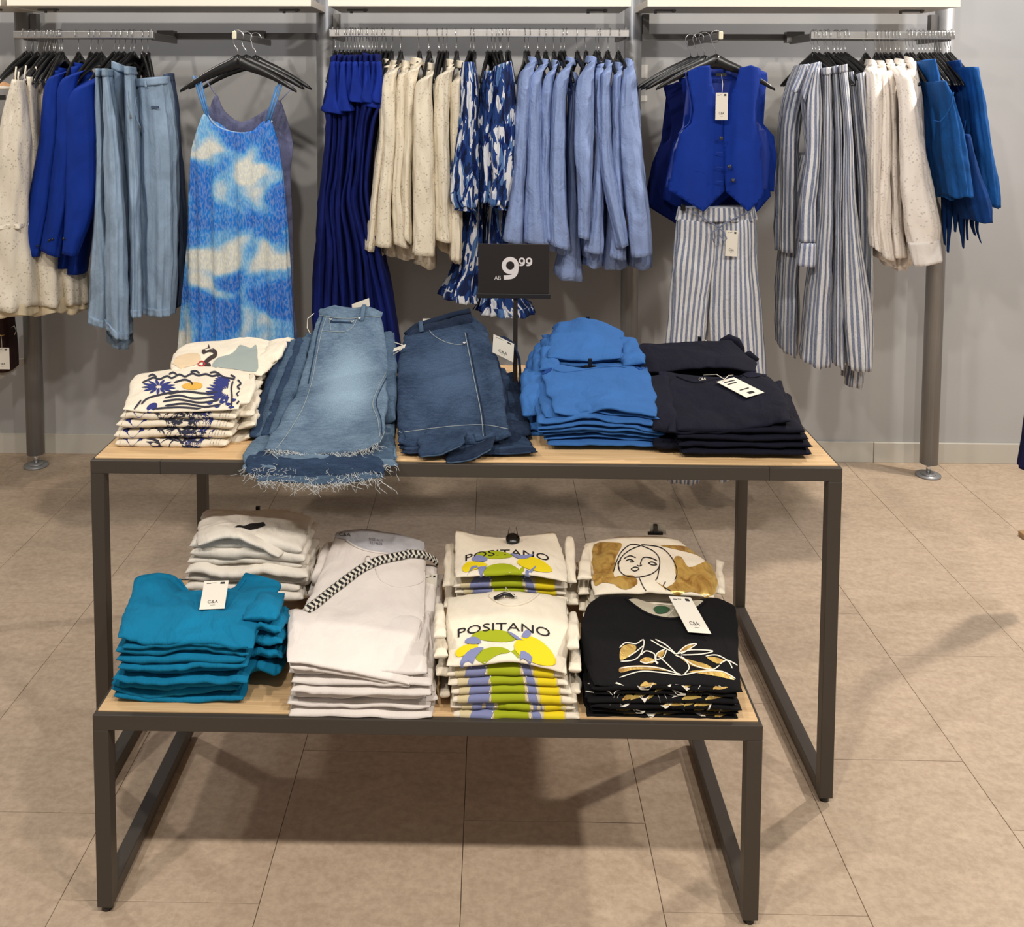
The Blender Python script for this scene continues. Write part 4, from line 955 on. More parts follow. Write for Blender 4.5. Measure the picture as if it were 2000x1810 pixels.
# bold numerals drawn as thick strokes
def stroke_flat(pts, w, Y, mat, parent, name='lettering'):
    P = smooth_poly(pts, 8, False); d_ = np.gradient(P, axis=0); n = np.stack([-d_[:, 1], d_[:, 0]], -1); n /= np.linalg.norm(n, axis=1, keepdims=True)
    A = P + n*w/2; B_ = P - n*w/2; k = len(P)
    V = [W(x, y, Y) for x, y in A] + [W(x, y, Y) for x, y in B_]
    return obj(name, V, [(i, i + 1, k + i + 1, k + i) for i in range(k - 1)], mat, parent, smooth=False)
def nine(x, y, w, h, sw):
    r = (w - sw)/2; cx, cy = x + w/2, y + w/2
    th = [math.radians(a) for a in range(20, 381, 20)]
    stroke_flat([(cx + r*math.cos(t), cy + r*1.02*math.sin(t)) for t in th], sw, SY - .0008, M_PRINT, sg)
    stroke_flat([(cx + r, cy - r*.2), (cx + r, cy + h*.14), (cx + r*.82, cy + h*.36), (cx + r*.2, cy + h*.5), (x + w*.12, y + h - sw*.5)], sw*.98, SY - .0012, M_PRINT, sg)
nine(980, 502, 33, 44, 8.5)
nine(1013, 503, 12.5, 16.5, 3.2); nine(1027, 503, 12.5, 16.5, 3.2)
sign_text('AB', 965.5, 538.5, 978, 546.5)

# ================================================================ folded piles
def pile(name, cat, group, lab, n, Yf, Yb, yt, yb, top_x, bot_x, mat, seed, t_mul=1.25, wave=(.0, .0), first=2, wr=.0018, deep_jit=.012, xj=4, decal=None, zback=0., hump=0., p=10):
    """n garments stacked; yt/yb pixel rows of the stack's front face at depth Yf"""
    rs = random.Random(seed); outs = []; hw = Wr(seed + 400, 24, 4)
    zt = W((top_x[0] + top_x[1])/2, yt, Yf)[2]; zb = W((bot_x[0] + bot_x[1])/2, yb, Yf)[2]
    for i in range(n):
        f = (i + .5)/n; yy = yt + (yb - yt)*f
        xl = top_x[0] + (bot_x[0] - top_x[0])*f + rs.uniform(-xj, xj); xr = top_x[1] + (bot_x[1] - top_x[1])*f + rs.uniform(-xj, xj)
        yf = Yf + rs.uniform(0, deep_jit)
        L = W(xl, yy, yf); R = W(xr, yy, yf); zc = zt + (zb - zt)*f; L[2] = zc + (L[2] - (L[2] + R[2])/2)*.0; R[2] = zc
        M = (L + R)/2
        rows = []
        for g in (0, .33, .66, 1):
            dy = (Yb - yf)*g
            rows.append([L + [rs.uniform(-.004, .004), dy, zback*g], M + [0, dy, zback*g], R + [rs.uniform(-.004, .004), dy, zback*g]])
        t = abs(zt - zb)/n*t_mul
        wv = wave[0] + (wave[1] - wave[0])*f
        # the lowest garment lies flat on the table
        s = Slab(rows, t*rs.uniform(.85, 1.2), seed*13 + i, wr=wr*(.6 if i == n - 1 else 1), wave=wv*(.3 if i == n - 1 else 1)*rs.uniform(.75, 1.15), edge=.003, p=p)
        if hump: s.hump = (0, hump*(1 - .75*f)*(.25 if i == n - 1 else 1), hw)
        o = s.build(name, mat, None, 60, 30)
        tag(o, lab % (ordn[i + first - 1] if i < n - 1 else 'lowest'), cat, group)
        if decal: decal(s, o, i, rs)
        outs.append((s, o))
    return outs
def top_item(name, cat, group, lab, rows, t, mat, seed, **k):
    s = Slab(rows, t, seed, **k); o = s.build(name, mat, None, 104, 64); tag(o, lab, cat, group); return s, o
def neck_loop(name, pts, Y, r, mat, parent):
    P = smooth_poly(pts, 5, False); n = len(P)
    Ys = np.interp(np.linspace(0, 1, n), np.linspace(0, 1, len(Y)), Y) if isinstance(Y, (list, tuple)) else [Y]*n
    MB().tube([W(p[0], p[1], y) for p, y in zip(P, Ys)], r, 8).build(name, mat, parent, True)
def on(s, px, off=.002):
    a = s.inv([px]); return s.top(a[:, 0], a[:, 1], off)[0]
def seam_px(s, name, pts, mat, parent, r=.0022, off=.0008, k=6):
    a = s.inv(smooth_poly(pts, k, False)); MB().tube(s.top(a[:, 0], a[:, 1], off), r, 6).build(name, mat, parent, True)

# ---------- low table, front left: teal blouses
C_TEAL = cloth('teal_cotton', (14, 108, 146), crease=.7, var=.06)
gt = 'folded teal blouses'
pile('folded_blouse', 'blouse', gt, 'teal blouse, %s from the top of the teal pile', 9, 1.792, 2.00, 1256, 1386, (232, 488), (224, 466), C_TEAL, 701, 1.3, (.006, -.012), xj=9, wr=.0042, deep_jit=.02, hump=.006)
sT, oT = top_item('folded_blouse', 'blouse', gt, 'teal blouse on top of the teal pile, white tag at its neckline',
    [row(1.795, (231, 1247), (290, 1258), (350, 1252), (425, 1262), (494, 1266)), row(1.86, (238, 1210), (300, 1214), (360, 1212), (430, 1218), (505, 1222)),
     row(1.95, (252, 1172), (310, 1174), (370, 1176), (440, 1178), (528, 1176)), row(2.02, (262, 1138), (318, 1136), (380, 1170), (446, 1158), (548, 1143)), row(2.05, (270, 1131), (340, 1124), (382, 1165), (446, 1160), (480, 1122))],
    .020, C_TEAL, 702, wr=.0045, wave=-.004, edge=.004)
0 and decal_px(sT, 'neck_opening', [[(352, 1128), (376, 1142), (392, 1160), (405, 1168), (420, 1172), (438, 1170), (452, 1158), (466, 1148), (478, 1130), (440, 1122), (400, 1122)]], cloth('white_cotton_b', (206, 200, 190)), oT, .001)
seam_px(sT, 'neck_binding', [(350, 1128), (374, 1142), (392, 1161), (405, 1171), (420, 1175), (438, 1172), (454, 1160), (468, 1148), (480, 1130)], C_TEAL, oT, .003)
tag_card(oT, 'price_tag', on(sT, (418, 1178), .030) + [0, .01, .010], (1, .1, 0), (.10, -.80, -.34), .050, .068, string=on(sT, (410, 1172), .006))
for k, (x0, y0, x1, y1) in enumerate(((502, 1180, 550, 1182), (508, 1200, 560, 1206), (500, 1222, 562, 1232), (505, 1254, 560, 1258), (500, 1284, 556, 1290))):
    s = Slab([row(1.85, (x0 - 30, y0 + 26), (x1 - 8, y1 + 22)), row(1.92, (x0 - 20, y0 + 6), (x1 + 2, y1)), row(2.0, (x0 - 10, y0 - 14), (x1 + 6, y1 - 22))], .024, 710 + k, wr=.006, wsc=60, wave=.003, p=4, q=4)
    s.build('draped_sleeve', C_TEAL, oT, 30, 24)
# ---------- low table, back left: white tops
C_WT = cloth('white_jersey', (214, 207, 196), crease=.5, var=.03)
gw = 'folded white tops behind the teal pile'
pile('folded_tshirt', 'top', gw, 'white top, %s from the top of the pile behind the teal blouses', 7, 2.10, 2.28, 1066, 1178, (376, 590), (352, 596), C_WT, 721, 1.4, (.010, .0), xj=8, wr=.004, first=2, deep_jit=.02, hump=.006)
sW, oW = top_item('folded_tshirt', 'top', gw, 'white top on top of the pile behind the teal blouses, black clip at its back',
    [row(2.10, (386, 1060), (440, 1048), (490, 1062), (545, 1090)), row(2.16, (386, 1040), (445, 1030), (500, 1038), (570, 1056)), row(2.23, (392, 1018), (450, 1010), (510, 1014), (592, 1034)), row(2.29, (402, 1000), (440, 1000), (505, 1010), (560, 1012), (610, 1026))[0:4]],
    .020, C_WT, 722, wr=.004, edge=.006)
for k, (x, y) in enumerate(((590, 1060), (600, 1090), (606, 1122), (600, 1152))):
    s = Slab([row(2.14, (x - 40, y + 16), (x + 2, y + 8)), row(2.2, (x - 30, y), (x + 14, y - 10)), row(2.27, (x - 20, y - 18), (x + 18, y - 30))], .028, 730 + k, wr=.006, wsc=55, p=4, q=4); s.build('draped_sleeve', C_WT, oW, 28, 22)
pc = W(504, 1004, 2.295)
def clip(parent, p, w=.03):
    m_ = MB().box(p + [-.005, -.004, -.004], p + [.005, .004, .02], .001).box(p + [-w/2, -.003, -.005], p + [w/2, .003, .002], .001); m_.build('hanger_clip', M_BLACK, parent)
clip(oW, pc, .034)
decal_px(sW, 'dark_price_tag', [[(456, 1031), (488, 1036), (519, 1027), (514, 1021), (486, 1025)]], M_INK, oW, .003, closed_smooth=0)
# ---------- low table: white trousers
C_WTR = cloth('white_twill', (214, 206, 200), crease=.35, var=.02)
gp = 'folded white trousers'
pl = pile('folded_trousers', 'trousers', gp, 'white trousers, %s from the top of the white trousers pile', 6, 1.775, 2.22, 1318, 1410, (568, 832), (556, 850), C_WTR, 741, 1.45, (.0, .0), xj=10, wr=.003, first=2, deep_jit=.02)
sQ, oQ = top_item('folded_trousers', 'trousers', gp, 'white trousers on top with a black and white braided belt',
    [row(1.785, (566, 1300), (640, 1312), (720, 1326), (800, 1340)), row(1.90, (566, 1235), (650, 1240), (740, 1248), (826, 1262)), row(2.00, (592, 1188), (665, 1186), (750, 1190), (830, 1196)), row(2.12, (626, 1118), (688, 1112), (760, 1116), (832, 1126)), row(2.27, (657, 1040), (712, 1036), (770, 1046), (828, 1058))],
    .026, C_WTR, 742, wr=.0022, wave=.002, edge=.003)
sF = Slab([row(1.782, (562, 1296), (640, 1308), (720, 1324), (800, 1342)), row(1.86, (561, 1252), (640, 1260), (730, 1270), (812, 1282)), row(1.95, (562, 1208), (640, 1212), (730, 1218), (822, 1222)), row(1.985, (563, 1196), (640, 1198), (700, 1200), (826, 1208))], .014, 745, wr=.0018, edge=.002)
for r_ in range(sF.P.shape[0]): sF.P[r_, :, 2] += .004
sF.build('folded_leg', C_WTR, oQ, 60, 36)
decal_px(sQ, 'inner_waist', [[(655, 1050), (660, 1040), (712, 1034), (768, 1042), (826, 1056), (830, 1078), (790, 1083), (735, 1079), (700, 1070), (676, 1055)]], cloth('pale_grey_pocketing', (176, 176, 182)), oQ, .0016)
seam_px(sQ, 'waist_seam', [(676, 1056), (700, 1071), (735, 1080), (790, 1084), (832, 1080)], C_WTR, oQ, .002, .002)
text_px(sQ, 'printed_marks', 'C&A', lambda V: np.stack([663 + V[:, 0]*8, 1048 - V[:, 1]*6 + V[:, 0]*.4], -1), M_INK, oQ, .003)
text_px(sQ, 'printed_marks', 'SIZE 44 M', lambda V: np.stack([721 + V[:, 0]*4.6, 1057 - V[:, 1]*5 + V[:, 0]*.5], -1), plain('grey_ink', (120, 120, 128), .7), oQ, .003)
text_px(sQ, 'printed_marks', '3219604', lambda V: np.stack([722 + V[:, 0]*5.0, 1064 - V[:, 1]*5 + V[:, 0]*.5], -1), plain('grey_ink', (120, 120, 128), .7), oQ, .003)
# braided belt: black and white strands
bp = smooth_poly([(600, 1196), (625, 1178), (655, 1153), (685, 1130), (710, 1112), (740, 1098), (775, 1090), (805, 1085), (842, 1090)], 12, False)
au = sQ.inv(bp); bc = sQ.top(au[:, 0], au[:, 1], .007)
for k in range(len(bp)):
    if bp[k][0] > 826: bc[k] = bc[k - 1] + (bc[k - 1] - bc[k - 2])*1.0 + np.array([0, 0, -.0006])
    if bp[k][0] < 606 and k == 0: pass
dsts = np.concatenate([[0], np.cumsum(np.linalg.norm(np.diff(bc, axis=0), axis=1))]); bl = empty('braided_belt', bc[0]); bl.parent = oQ
bl.location = Vector(bc[0]) - Vector(oQ['_org'])
tt = np.linspace(0, dsts[-1], 260); cc = np.stack([np.interp(tt, dsts, bc[:, i]) for i in range(3)], -1)
dd = np.gradient(cc, axis=0); dd /= np.linalg.norm(dd, axis=1, keepdims=True); up_ = np.array([0, -.35, .94]); sd = np.cross(dd, up_); sd /= np.linalg.norm(sd, axis=1, keepdims=True)
for k in range(4):
    ph = k*math.pi/2
    P = cc + sd*(.0085*np.sin(tt*260 + ph))[:, None] + up_*(.0022*np.cos(2*(tt*260 + ph)))[:, None]
    MB().tube(P, .0036, 6).build('strand', M_INK if k % 2 else M_CORD, bl, True)
MB().tube([on(sQ, (718, 1090), .004), on(sQ, (718, 1100), .014), on(sQ, (720, 1114), .004)], .005, 8, flat=.35).build('belt_loop', C_WTR, oQ, True)
seam_px(sQ, 'side_seam', [(829, 1115), (828, 1160), (826, 1205)], C_WTR, oQ, .0018)
seam_px(sF, 'side_seam', [(812, 1340), (818, 1280), (822, 1225)], C_WTR, oQ, .0018, .0012)
seam_px(sQ, 'pocket_seam', [(733, 1112), (745, 1134), (775, 1146), (812, 1142), (828, 1132)], C_WTR, oQ, .0014)
for k, (x, y) in enumerate(((838, 1290), (842, 1306))):
    s = Slab([row(1.80, (x - 90, y + 70), (x + 12, y + 60)), row(1.95, (x - 30, y - 30), (x + 4, y - 60)), row(2.1, (x - 18, y - 110), (x - 6, y - 130))], .016, 760 + k, wr=.003); s.build('folded_leg', C_WTR, pl[k + 2][1], 24, 30)
bk = pile('folded_trousers', 'trousers', gp, 'white trousers with braided belt, %s at the back of the white pile', 2, 2.12, 2.28, 1118, 1180, (612, 700), (600, 700), C_WTR, 765, 1.1, first=1)
tag_card(oQ, 'price_tag', W(842, 1122, 2.12), (1, .1, .1), (-.05, 0, -1), .028, .058, string=W(836, 1112, 2.12))

# ---------- lemon print tops
C_CRM = cloth('ecru_jersey', (220, 210, 192), crease=.4, var=.03)
P_LIME = plain('lime_print', (150, 160, 8), .8); P_YEL = plain('lemon_print', (214, 192, 14), .8); P_LIL = plain('periwinkle_print', (118, 124, 164), .8); P_SAND = plain('sand_print', (196, 182, 144), .8)
gl = 'folded lemon print tops'
def lemon_strip(s, o, i, rs):
    r = rs.uniform(-.05, .05)
    def strip(nm, u0, u1, mat, v0=-1.14, v1=-.5, off=.0012, sk=0.):
        n = 18; U = np.linspace(u0, u1, n); Vv = np.concatenate([np.linspace(v0, -.86, 17), np.linspace(-.82, v1, 6)]); nr_ = len(Vv); A, B_ = np.meshgrid(U, Vv); A = A + sk*(B_ + 1)
        P = s.top(A, B_, off + .0006).reshape(-1, 3); F_ = [(j*n + k, j*n + k + 1, (j + 1)*n + k + 1, (j + 1)*n + k) for j in range(nr_ - 1) for k in range(n - 1)]
        obj(nm, P, F_, mat, o)
    strip('sand_print', -.86 + r, .80 + r, P_SAND, off=.0008)
    strip('periwinkle_leaf', -.70 + r, -.36 + r, P_LIL, sk=.5)
    strip('lime_leaf', -.32 + r, .22 + r, P_LIME, sk=-.1)
    strip('periwinkle_leaf', .28 + r, .42 + r, P_LIL, sk=-.5)
    strip('lemon', .46 + r, .78 + r, P_YEL)
    # bead trim
    mb = MB()
    for k in range(10):
        uu = [-.34, .25][k % 2] + r + rs.uniform(-.02, .02); vv = -1 + .07*(k//2); p = s.top(np.array([uu]), np.array([vv]), .0015)[0]
        mb.tube([p, p + [0, -.0012, .0012]], .0016, 6)
    mb.build('bead_trim', M_TAG, o, True)['kind'] = 'stuff'
pile('folded_tshirt', 'top', gl, 'ecru top with lemon print, %s of the front lemon pile', 6, 1.785, 1.99, 1316, 1410, (876, 1104), (886, 1134), C_CRM, 801, 1.25, (.007, .001), xj=5, wr=.0015, decal=lemon_strip, hump=.003)
sL, oL = top_item('folded_tshirt', 'top', gl, 'ecru top with POSITANO lettering and lemons, topmost of the front lemon pile',
    [row(1.79, (873, 1300), (930, 1300), (990, 1292), (1050, 1300), (1106, 1316)), row(1.86, (874, 1255), (932, 1252), (990, 1248), (1050, 1252), (1110, 1262)), row(1.93, (870, 1212), (930, 1208), (990, 1205), (1050, 1208), (1109, 1214)), row(2.02, (874, 1170), (930, 1160), (992, 1156), (1050, 1160), (1106, 1170))],
    .014, C_CRM, 802, wr=.0015, edge=.002)
def arch(x0, x1, ybase, h, sag, w=1.0):
    V0, _ = text2d('POSITANO'); wd_ = V0[:, 0].max()
    def f(V):
        u = V[:, 0]/wd_; x = x0 + (x1 - x0)*u; y = ybase - V[:, 1]*h*(1 + .25*abs(u[:] - .5)) + sag*(2*u - 1)**2
        return np.stack([x, y], -1)
    return f
text_px(sL, 'lettering', 'POSITANO', arch(894, 1074, 1232, 15, 14), M_INK, oL)
decal_px(sL, 'lime_leaf', [[(920, 1243), (950, 1230), (990, 1234), (1008, 1248), (990, 1254), (950, 1252)], [(930, 1288), (938, 1272), (965, 1264), (990, 1268), (1010, 1284), (1013, 1300), (990, 1296), (955, 1298)]], P_LIME, oL)
decal_px(sL, 'lemon', [[(1004, 1262), (1012, 1250), (1035, 1244), (1060, 1256), (1080, 1278), (1084, 1298), (1060, 1300), (1030, 1290), (1010, 1276)], [(890, 1274), (905, 1262), (930, 1258), (932, 1268), (915, 1278), (895, 1284)]], P_YEL, oL, .002)
decal_px(sL, 'periwinkle_leaf', [[(908, 1256), (914, 1248), (930, 1246), (940, 1256), (925, 1260)], [(900, 1300), (903, 1286), (920, 1270), (945, 1266), (930, 1284), (920, 1300)], [(990, 1234), (1004, 1240), (1018, 1250), (1024, 1252), (1008, 1250)], [(1019, 1244), (1028, 1232), (1037, 1238), (1030, 1248)], [(1018, 1300), (1016, 1290), (1024, 1288), (1040, 1302)]], P_LIL, oL, .0028)
seam_px(sL, 'neckband', [(955, 1164), (975, 1178), (1000, 1183), (1030, 1176), (1052, 1160)], C_CRM, oL, .003)
MB().tube([on(sL, (966, 1174), .006), on(sL, (985, 1168), .010), on(sL, (1005, 1169), .006)], .004, 8).build('hanger_clip', M_BLACK, oL, True)
MB().tube([on(sL, (985, 1172), .006), on(sL, (988, 1156), .01), on(sL, (1002, 1148), .012), on(sL, (1010, 1150), .006)], .001, 5).build('string', M_CORD, oL, True)
for k, (x, y) in enumerate(((858, 1215), (860, 1250), (864, 1290), (868, 1330), (1118, 1235), (1122, 1280), (1122, 1320))):
    sg_ = 1 if x > 1000 else -1
    s = Slab([row(1.81, (x - 12, y + 30), (x + 14, y + 30)), row(1.9, (x - 10, y), (x + 12, y)), row(2.0, (x - 8, y - 34), (x + 8, y - 34))], .022, 820 + k, wr=.004, wsc=50, p=4, q=4); s.build('draped_sleeve', C_CRM, oL, 20, 24)
pile('folded_tshirt', 'top', gl, 'ecru top with lemon print, %s of the back lemon pile', 5, 2.06, 2.26, 1140, 1205, (886, 1108), (888, 1112), C_CRM, 830, 1.25, (.004, .002), xj=4, wr=.0015, decal=lemon_strip)
sM, oM = top_item('folded_tshirt', 'top', gl, 'ecru POSITANO lemon top with a round black security tag, topmost of the back pile',
    [row(2.05, (890, 1128), (945, 1124), (1000, 1120), (1050, 1126), (1108, 1136)), row(2.14, (888, 1086), (945, 1080), (1000, 1078), (1050, 1080), (1102, 1088)), row(2.26, (887, 1034), (930, 1046), (990, 1050), (1040, 1048), (1086, 1040))],
    .014, C_CRM, 832, wr=.002, edge=.004)
text_px(sM, 'lettering', 'POSITANO', arch(909, 1072, 1085, 11, 12), M_INK, oM)
decal_px(sM, 'lime_leaf', [[(930, 1084), (955, 1076), (990, 1080), (1000, 1088), (970, 1092), (945, 1090)], [(945, 1122), (950, 1108), (975, 1101), (1000, 1104), (1020, 1118), (1022, 1128), (980, 1126)]], P_LIME, oM)
decal_px(sM, 'lemon', [[(1010, 1100), (1020, 1090), (1045, 1090), (1068, 1102), (1078, 1116), (1060, 1118), (1030, 1112)], [(903, 1110), (915, 1098), (945, 1100), (950, 1106), (925, 1114), (908, 1118)]], P_YEL, oM, .002)
decal_px(sM, 'periwinkle_leaf', [[(922, 1092), (935, 1086), (952, 1092), (945, 1098), (928, 1098)], [(912, 1126), (925, 1112), (950, 1108), (940, 1122), (930, 1128)], [(996, 1082), (1018, 1086), (1042, 1084), (1030, 1092), (1012, 1092)], [(1028, 1128), (1028, 1114), (1044, 1126)]], P_LIL, oM, .0028)
p = on(sM, (1002, 1060), .006); MB().tube([p, p + [0, -.002, .006]], .016, 24).build('security_tag', M_BLACK, oM, True)
MB().tube([p + [-.012, 0, .004], p + [-.008, .004, .03], p + [.0, .004, .012], p + [.008, .004, .03], p + [.012, 0, .004]], .0012, 6).build('tag_cord', M_BLACK, oM, True)
for k, (x, y) in enumerate(((878, 1105), (880, 1145), (1112, 1095), (1116, 1140))):
    s = Slab([row(2.08, (x - 14, y + 40), (x + 14, y + 40)), row(2.16, (x - 10, y), (x + 12, y)), row(2.26, (x - 8, y - 44), (x + 8, y - 44))], .022, 840 + k, wr=.004, wsc=50, p=4, q=4); s.build('draped_sleeve', C_CRM, oM, 20, 24)

# ---------- gold face tops
GD = gold('gold_foil'); gg = 'folded gold print tops'
pile('folded_tshirt', 'top', gg, 'cream top with gold print, %s from the top of the pile behind the black tops', 6, 2.06, 2.27, 1172, 1215, (1150, 1392), (1142, 1390), C_CRM, 850, 1.3, (.004, .0), xj=5, wr=.002)
sG, oG = top_item('folded_tshirt', 'top', gg, 'cream top printed with a gold frame and a line-drawn woman\'s face',
    [row(2.045, (1160, 1162), (1230, 1158), (1310, 1160), (1396, 1168)), row(2.14, (1152, 1112), (1230, 1106), (1310, 1108), (1396, 1118)), row(2.27, (1144, 1062), (1200, 1052), (1250, 1048), (1320, 1052), (1394, 1066))[:4]],
    .016, C_CRM, 852, wr=.0018, edge=.004)
decal_px(sG, 'gold_foil', [[(1160, 1064), (1200, 1060), (1215, 1064), (1205, 1085), (1198, 1118), (1203, 1140), (1178, 1138), (1162, 1144), (1158, 1110)], [(1200, 1128), (1235, 1124), (1245, 1140), (1222, 1152), (1200, 1142)], [(1316, 1092), (1330, 1088), (1345, 1108), (1370, 1100), (1388, 1092), (1395, 1108), (1396, 1162), (1350, 1156), (1316, 1160), (1300, 1150), (1320, 1134)], [(1290, 1066), (1340, 1068), (1392, 1082), (1392, 1092), (1340, 1078)]], GD, oG, .0012)
stroke_px(sG, 'line_drawing', [[(1252, 1066), (1230, 1075), (1213, 1090), (1208, 1110), (1220, 1124), (1240, 1128), (1258, 1126), (1275, 1120), (1287, 1108), (1287, 1090), (1275, 1076), (1252, 1066)],
    [(1213, 1094), (1207, 1100), (1210, 1112)], [(1252, 1066), (1232, 1064), (1214, 1078), (1204, 1098), (1198, 1118)], [(1252, 1064), (1290, 1070), (1312, 1090), (1322, 1115), (1318, 1134)],
    [(1250, 1104), (1256, 1090), (1270, 1090), (1284, 1096)], [(1218, 1092), (1230, 1086), (1242, 1090)], [(1266, 1100), (1274, 1098), (1283, 1103), (1274, 1104), (1266, 1100)], [(1222, 1096), (1230, 1093), (1238, 1097), (1230, 1098)],
    [(1244, 1104), (1248, 1106), (1254, 1104)], [(1232, 1112), (1240, 1108), (1248, 1111), (1240, 1116), (1232, 1112)], [(1248, 1128), (1256, 1146), (1262, 1154)], [(1288, 1108), (1284, 1128), (1280, 1134)], [(1300, 1136), (1296, 1146), (1310, 1154)]], M_INK, oG, 1.8)
for k, (x, y) in enumerate(((1142, 1100), (1140, 1130), (1144, 1160), (1402, 1130))):
    s = Slab([row(2.08, (x - 14, y + 30), (x + 14, y + 30)), row(2.16, (x - 10, y), (x + 12, y)), row(2.26, (x - 2, y - 34), (x + 10, y - 34))], .02, 860 + k, wr=.004, wsc=50, p=4, q=4); s.build('draped_sleeve', C_CRM, oG, 20, 24)
clip(oG, W(1280, 1040, 2.275), .036)
tag_card(oG, 'price_tag', W(1284, 1022, 2.28), (1, 0, -.15), (.1, .1, -1), .040, .026, logo=False)

# ---------- black floral tops
C_BLK = cloth('black_jersey', (17, 16, 18), crease=.4, var=.1, rough=.85)
gb = 'folded black floral tops'
def blk(s, o, i, rs):
    mbw, mbg = [], []
    def rib(u0, v0, u1, v1, w, lst, bend=.1):
        n = 9; t = np.linspace(0, 1, n); U = u0 + (u1 - u0)*t; Vv = v0 + (v1 - v0)*t + bend*np.sin(t*3.14); ww = w*np.sin(np.clip(t, .06, .94)*3.14)
        A = s.top(U, Vv - ww, .0012); B_ = s.top(U, Vv + ww, .0012); lst.append((A, B_))
    for k in range(9):
        u = rs.uniform(-.75, .8); rib(u, -1.02 + rs.uniform(0, .1), u + rs.uniform(-.3, .3), -.95 + rs.uniform(0, .2), .018, mbw, rs.uniform(-.06, .1))
    for k in range(5):
        u = rs.uniform(-.7, .7); rib(u, -.98, u + rs.uniform(.1, .3), -.96 + rs.uniform(0, .1), .05, mbg, .03)
    for nm, lst, mt in (('white_line_print', mbw, M_TAG), ('gold_leaf_print', mbg, GD)):
        V_, F_ = [], []
        for A, B_ in lst:
            b = len(V_); n = len(A); V_ += A.tolist() + B_.tolist(); F_ += [(b + j, b + j + 1, b + n + j + 1, b + n + j) for j in range(n - 1)]
        obj(nm, np.array(V_), F_, mt, o, np.array(V_)[:, :2])['kind'] = 'stuff'
pile('folded_tshirt', 'top', gb, 'black top with gold and white flowers, %s from the top of the black pile', 7, 1.782, 2.0, 1344, 1424, (1160, 1448), (1152, 1444), C_BLK, 870, 1.25, (.004, .0), xj=9, wr=.002, decal=blk)
sB, oB = top_item('folded_tshirt', 'top', gb, 'black floral top with white tag at the neck, topmost of the black pile',
    [row(1.79, (1160, 1336), (1230, 1340), (1320, 1338), (1446, 1350)), row(1.86, (1140, 1284), (1225, 1286), (1320, 1286), (1444, 1292)), row(1.94, (1136, 1226), (1220, 1228), (1320, 1230), (1440, 1234)), row(2.01, (1150, 1186), (1215, 1182), (1300, 1192), (1380, 1186), (1436, 1194)), row(2.04, (1174, 1166), (1222, 1168), (1296, 1188), (1386, 1170), (1425, 1178))][:0] or
    [row(1.79, (1160, 1336), (1230, 1340), (1320, 1338), (1390, 1342), (1446, 1350)), row(1.86, (1140, 1284), (1225, 1286), (1320, 1286), (1390, 1288), (1444, 1292)), row(1.94, (1136, 1226), (1220, 1228), (1310, 1230), (1380, 1230), (1440, 1234)), row(2.01, (1150, 1186), (1215, 1182), (1300, 1194), (1380, 1184), (1436, 1194)), row(2.04, (1174, 1166), (1222, 1166), (1300, 1190), (1386, 1170), (1425, 1178))],
    .016, C_BLK, 872, wr=.002, edge=.004)
stroke_px(sB, 'white_line_print', [[(1210, 1266), (1222, 1256), (1242, 1258), (1256, 1250), (1257, 1262), (1250, 1280), (1236, 1290), (1212, 1292)], [(1226, 1284), (1244, 1272), (1256, 1262)], [(1270, 1250), (1290, 1262), (1310, 1272), (1318, 1278)], [(1280, 1249), (1300, 1260), (1318, 1276), (1322, 1278)],
    [(1322, 1278), (1340, 1262), (1360, 1258), (1350, 1266), (1330, 1278)], [(1322, 1278), (1350, 1270), (1392, 1272), (1370, 1278), (1330, 1280)], [(1300, 1268), (1284, 1276), (1282, 1288), (1296, 1284), (1302, 1270)], [(1252, 1280), (1262, 1272), (1278, 1278), (1280, 1290), (1286, 1296)],
    [(1250, 1292), (1262, 1296), (1278, 1292), (1284, 1298)], [(1318, 1280), (1336, 1288), (1346, 1304), (1336, 1318)], [(1330, 1282), (1356, 1300), (1390, 1308), (1405, 1300)], [(1210, 1306), (1240, 1302), (1280, 1304), (1310, 1312), (1330, 1318)], [(1210, 1324), (1250, 1312), (1290, 1314), (1330, 1320)],
    [(1286, 1282), (1306, 1300), (1324, 1318)], [(1330, 1320), (1370, 1312), (1410, 1312), (1436, 1326)], [(1405, 1298), (1420, 1290), (1440, 1300)], [(1378, 1282), (1400, 1280), (1422, 1292), (1430, 1306)]], M_TAG, oB, 2.2)
decal_px(sB, 'gold_leaf_print', [[(1212, 1268), (1224, 1259), (1242, 1262), (1238, 1276), (1222, 1286), (1211, 1288)], [(1284, 1284), (1286, 1274), (1298, 1270), (1294, 1282)], [(1250, 1290), (1262, 1284), (1277, 1288), (1274, 1296), (1256, 1294)], [(1328, 1284), (1350, 1290), (1380, 1298), (1392, 1308), (1370, 1306), (1346, 1298)], [(1380, 1284), (1398, 1284), (1416, 1292), (1400, 1296)],
    [(1212, 1304), (1244, 1300), (1280, 1302), (1310, 1311), (1280, 1309), (1240, 1308), (1212, 1314)], [(1345, 1312), (1380, 1308), (1412, 1312), (1434, 1328), (1405, 1322), (1370, 1316)], [(1326, 1274), (1342, 1262), (1356, 1258), (1344, 1268)]], GD, oB, .001)
decal_px(sB, 'neck_opening', [[(1226, 1172), (1240, 1182), (1262, 1196), (1290, 1204), (1318, 1206), (1340, 1198), (1362, 1184), (1374, 1174), (1340, 1170), (1300, 1172), (1260, 1168)]], cloth('cream_inside', (178, 170, 152)), oB, .001)
decal_px(sB, 'green_leaf_tag', [[(1276, 1190), (1290, 1185), (1308, 1190), (1302, 1198), (1284, 1200)], [(1318, 1180), (1332, 1168), (1346, 1166), (1352, 1178), (1340, 1184), (1322, 1186)]], plain('dark_green_card', (40, 78, 52), .6), oB, .003)
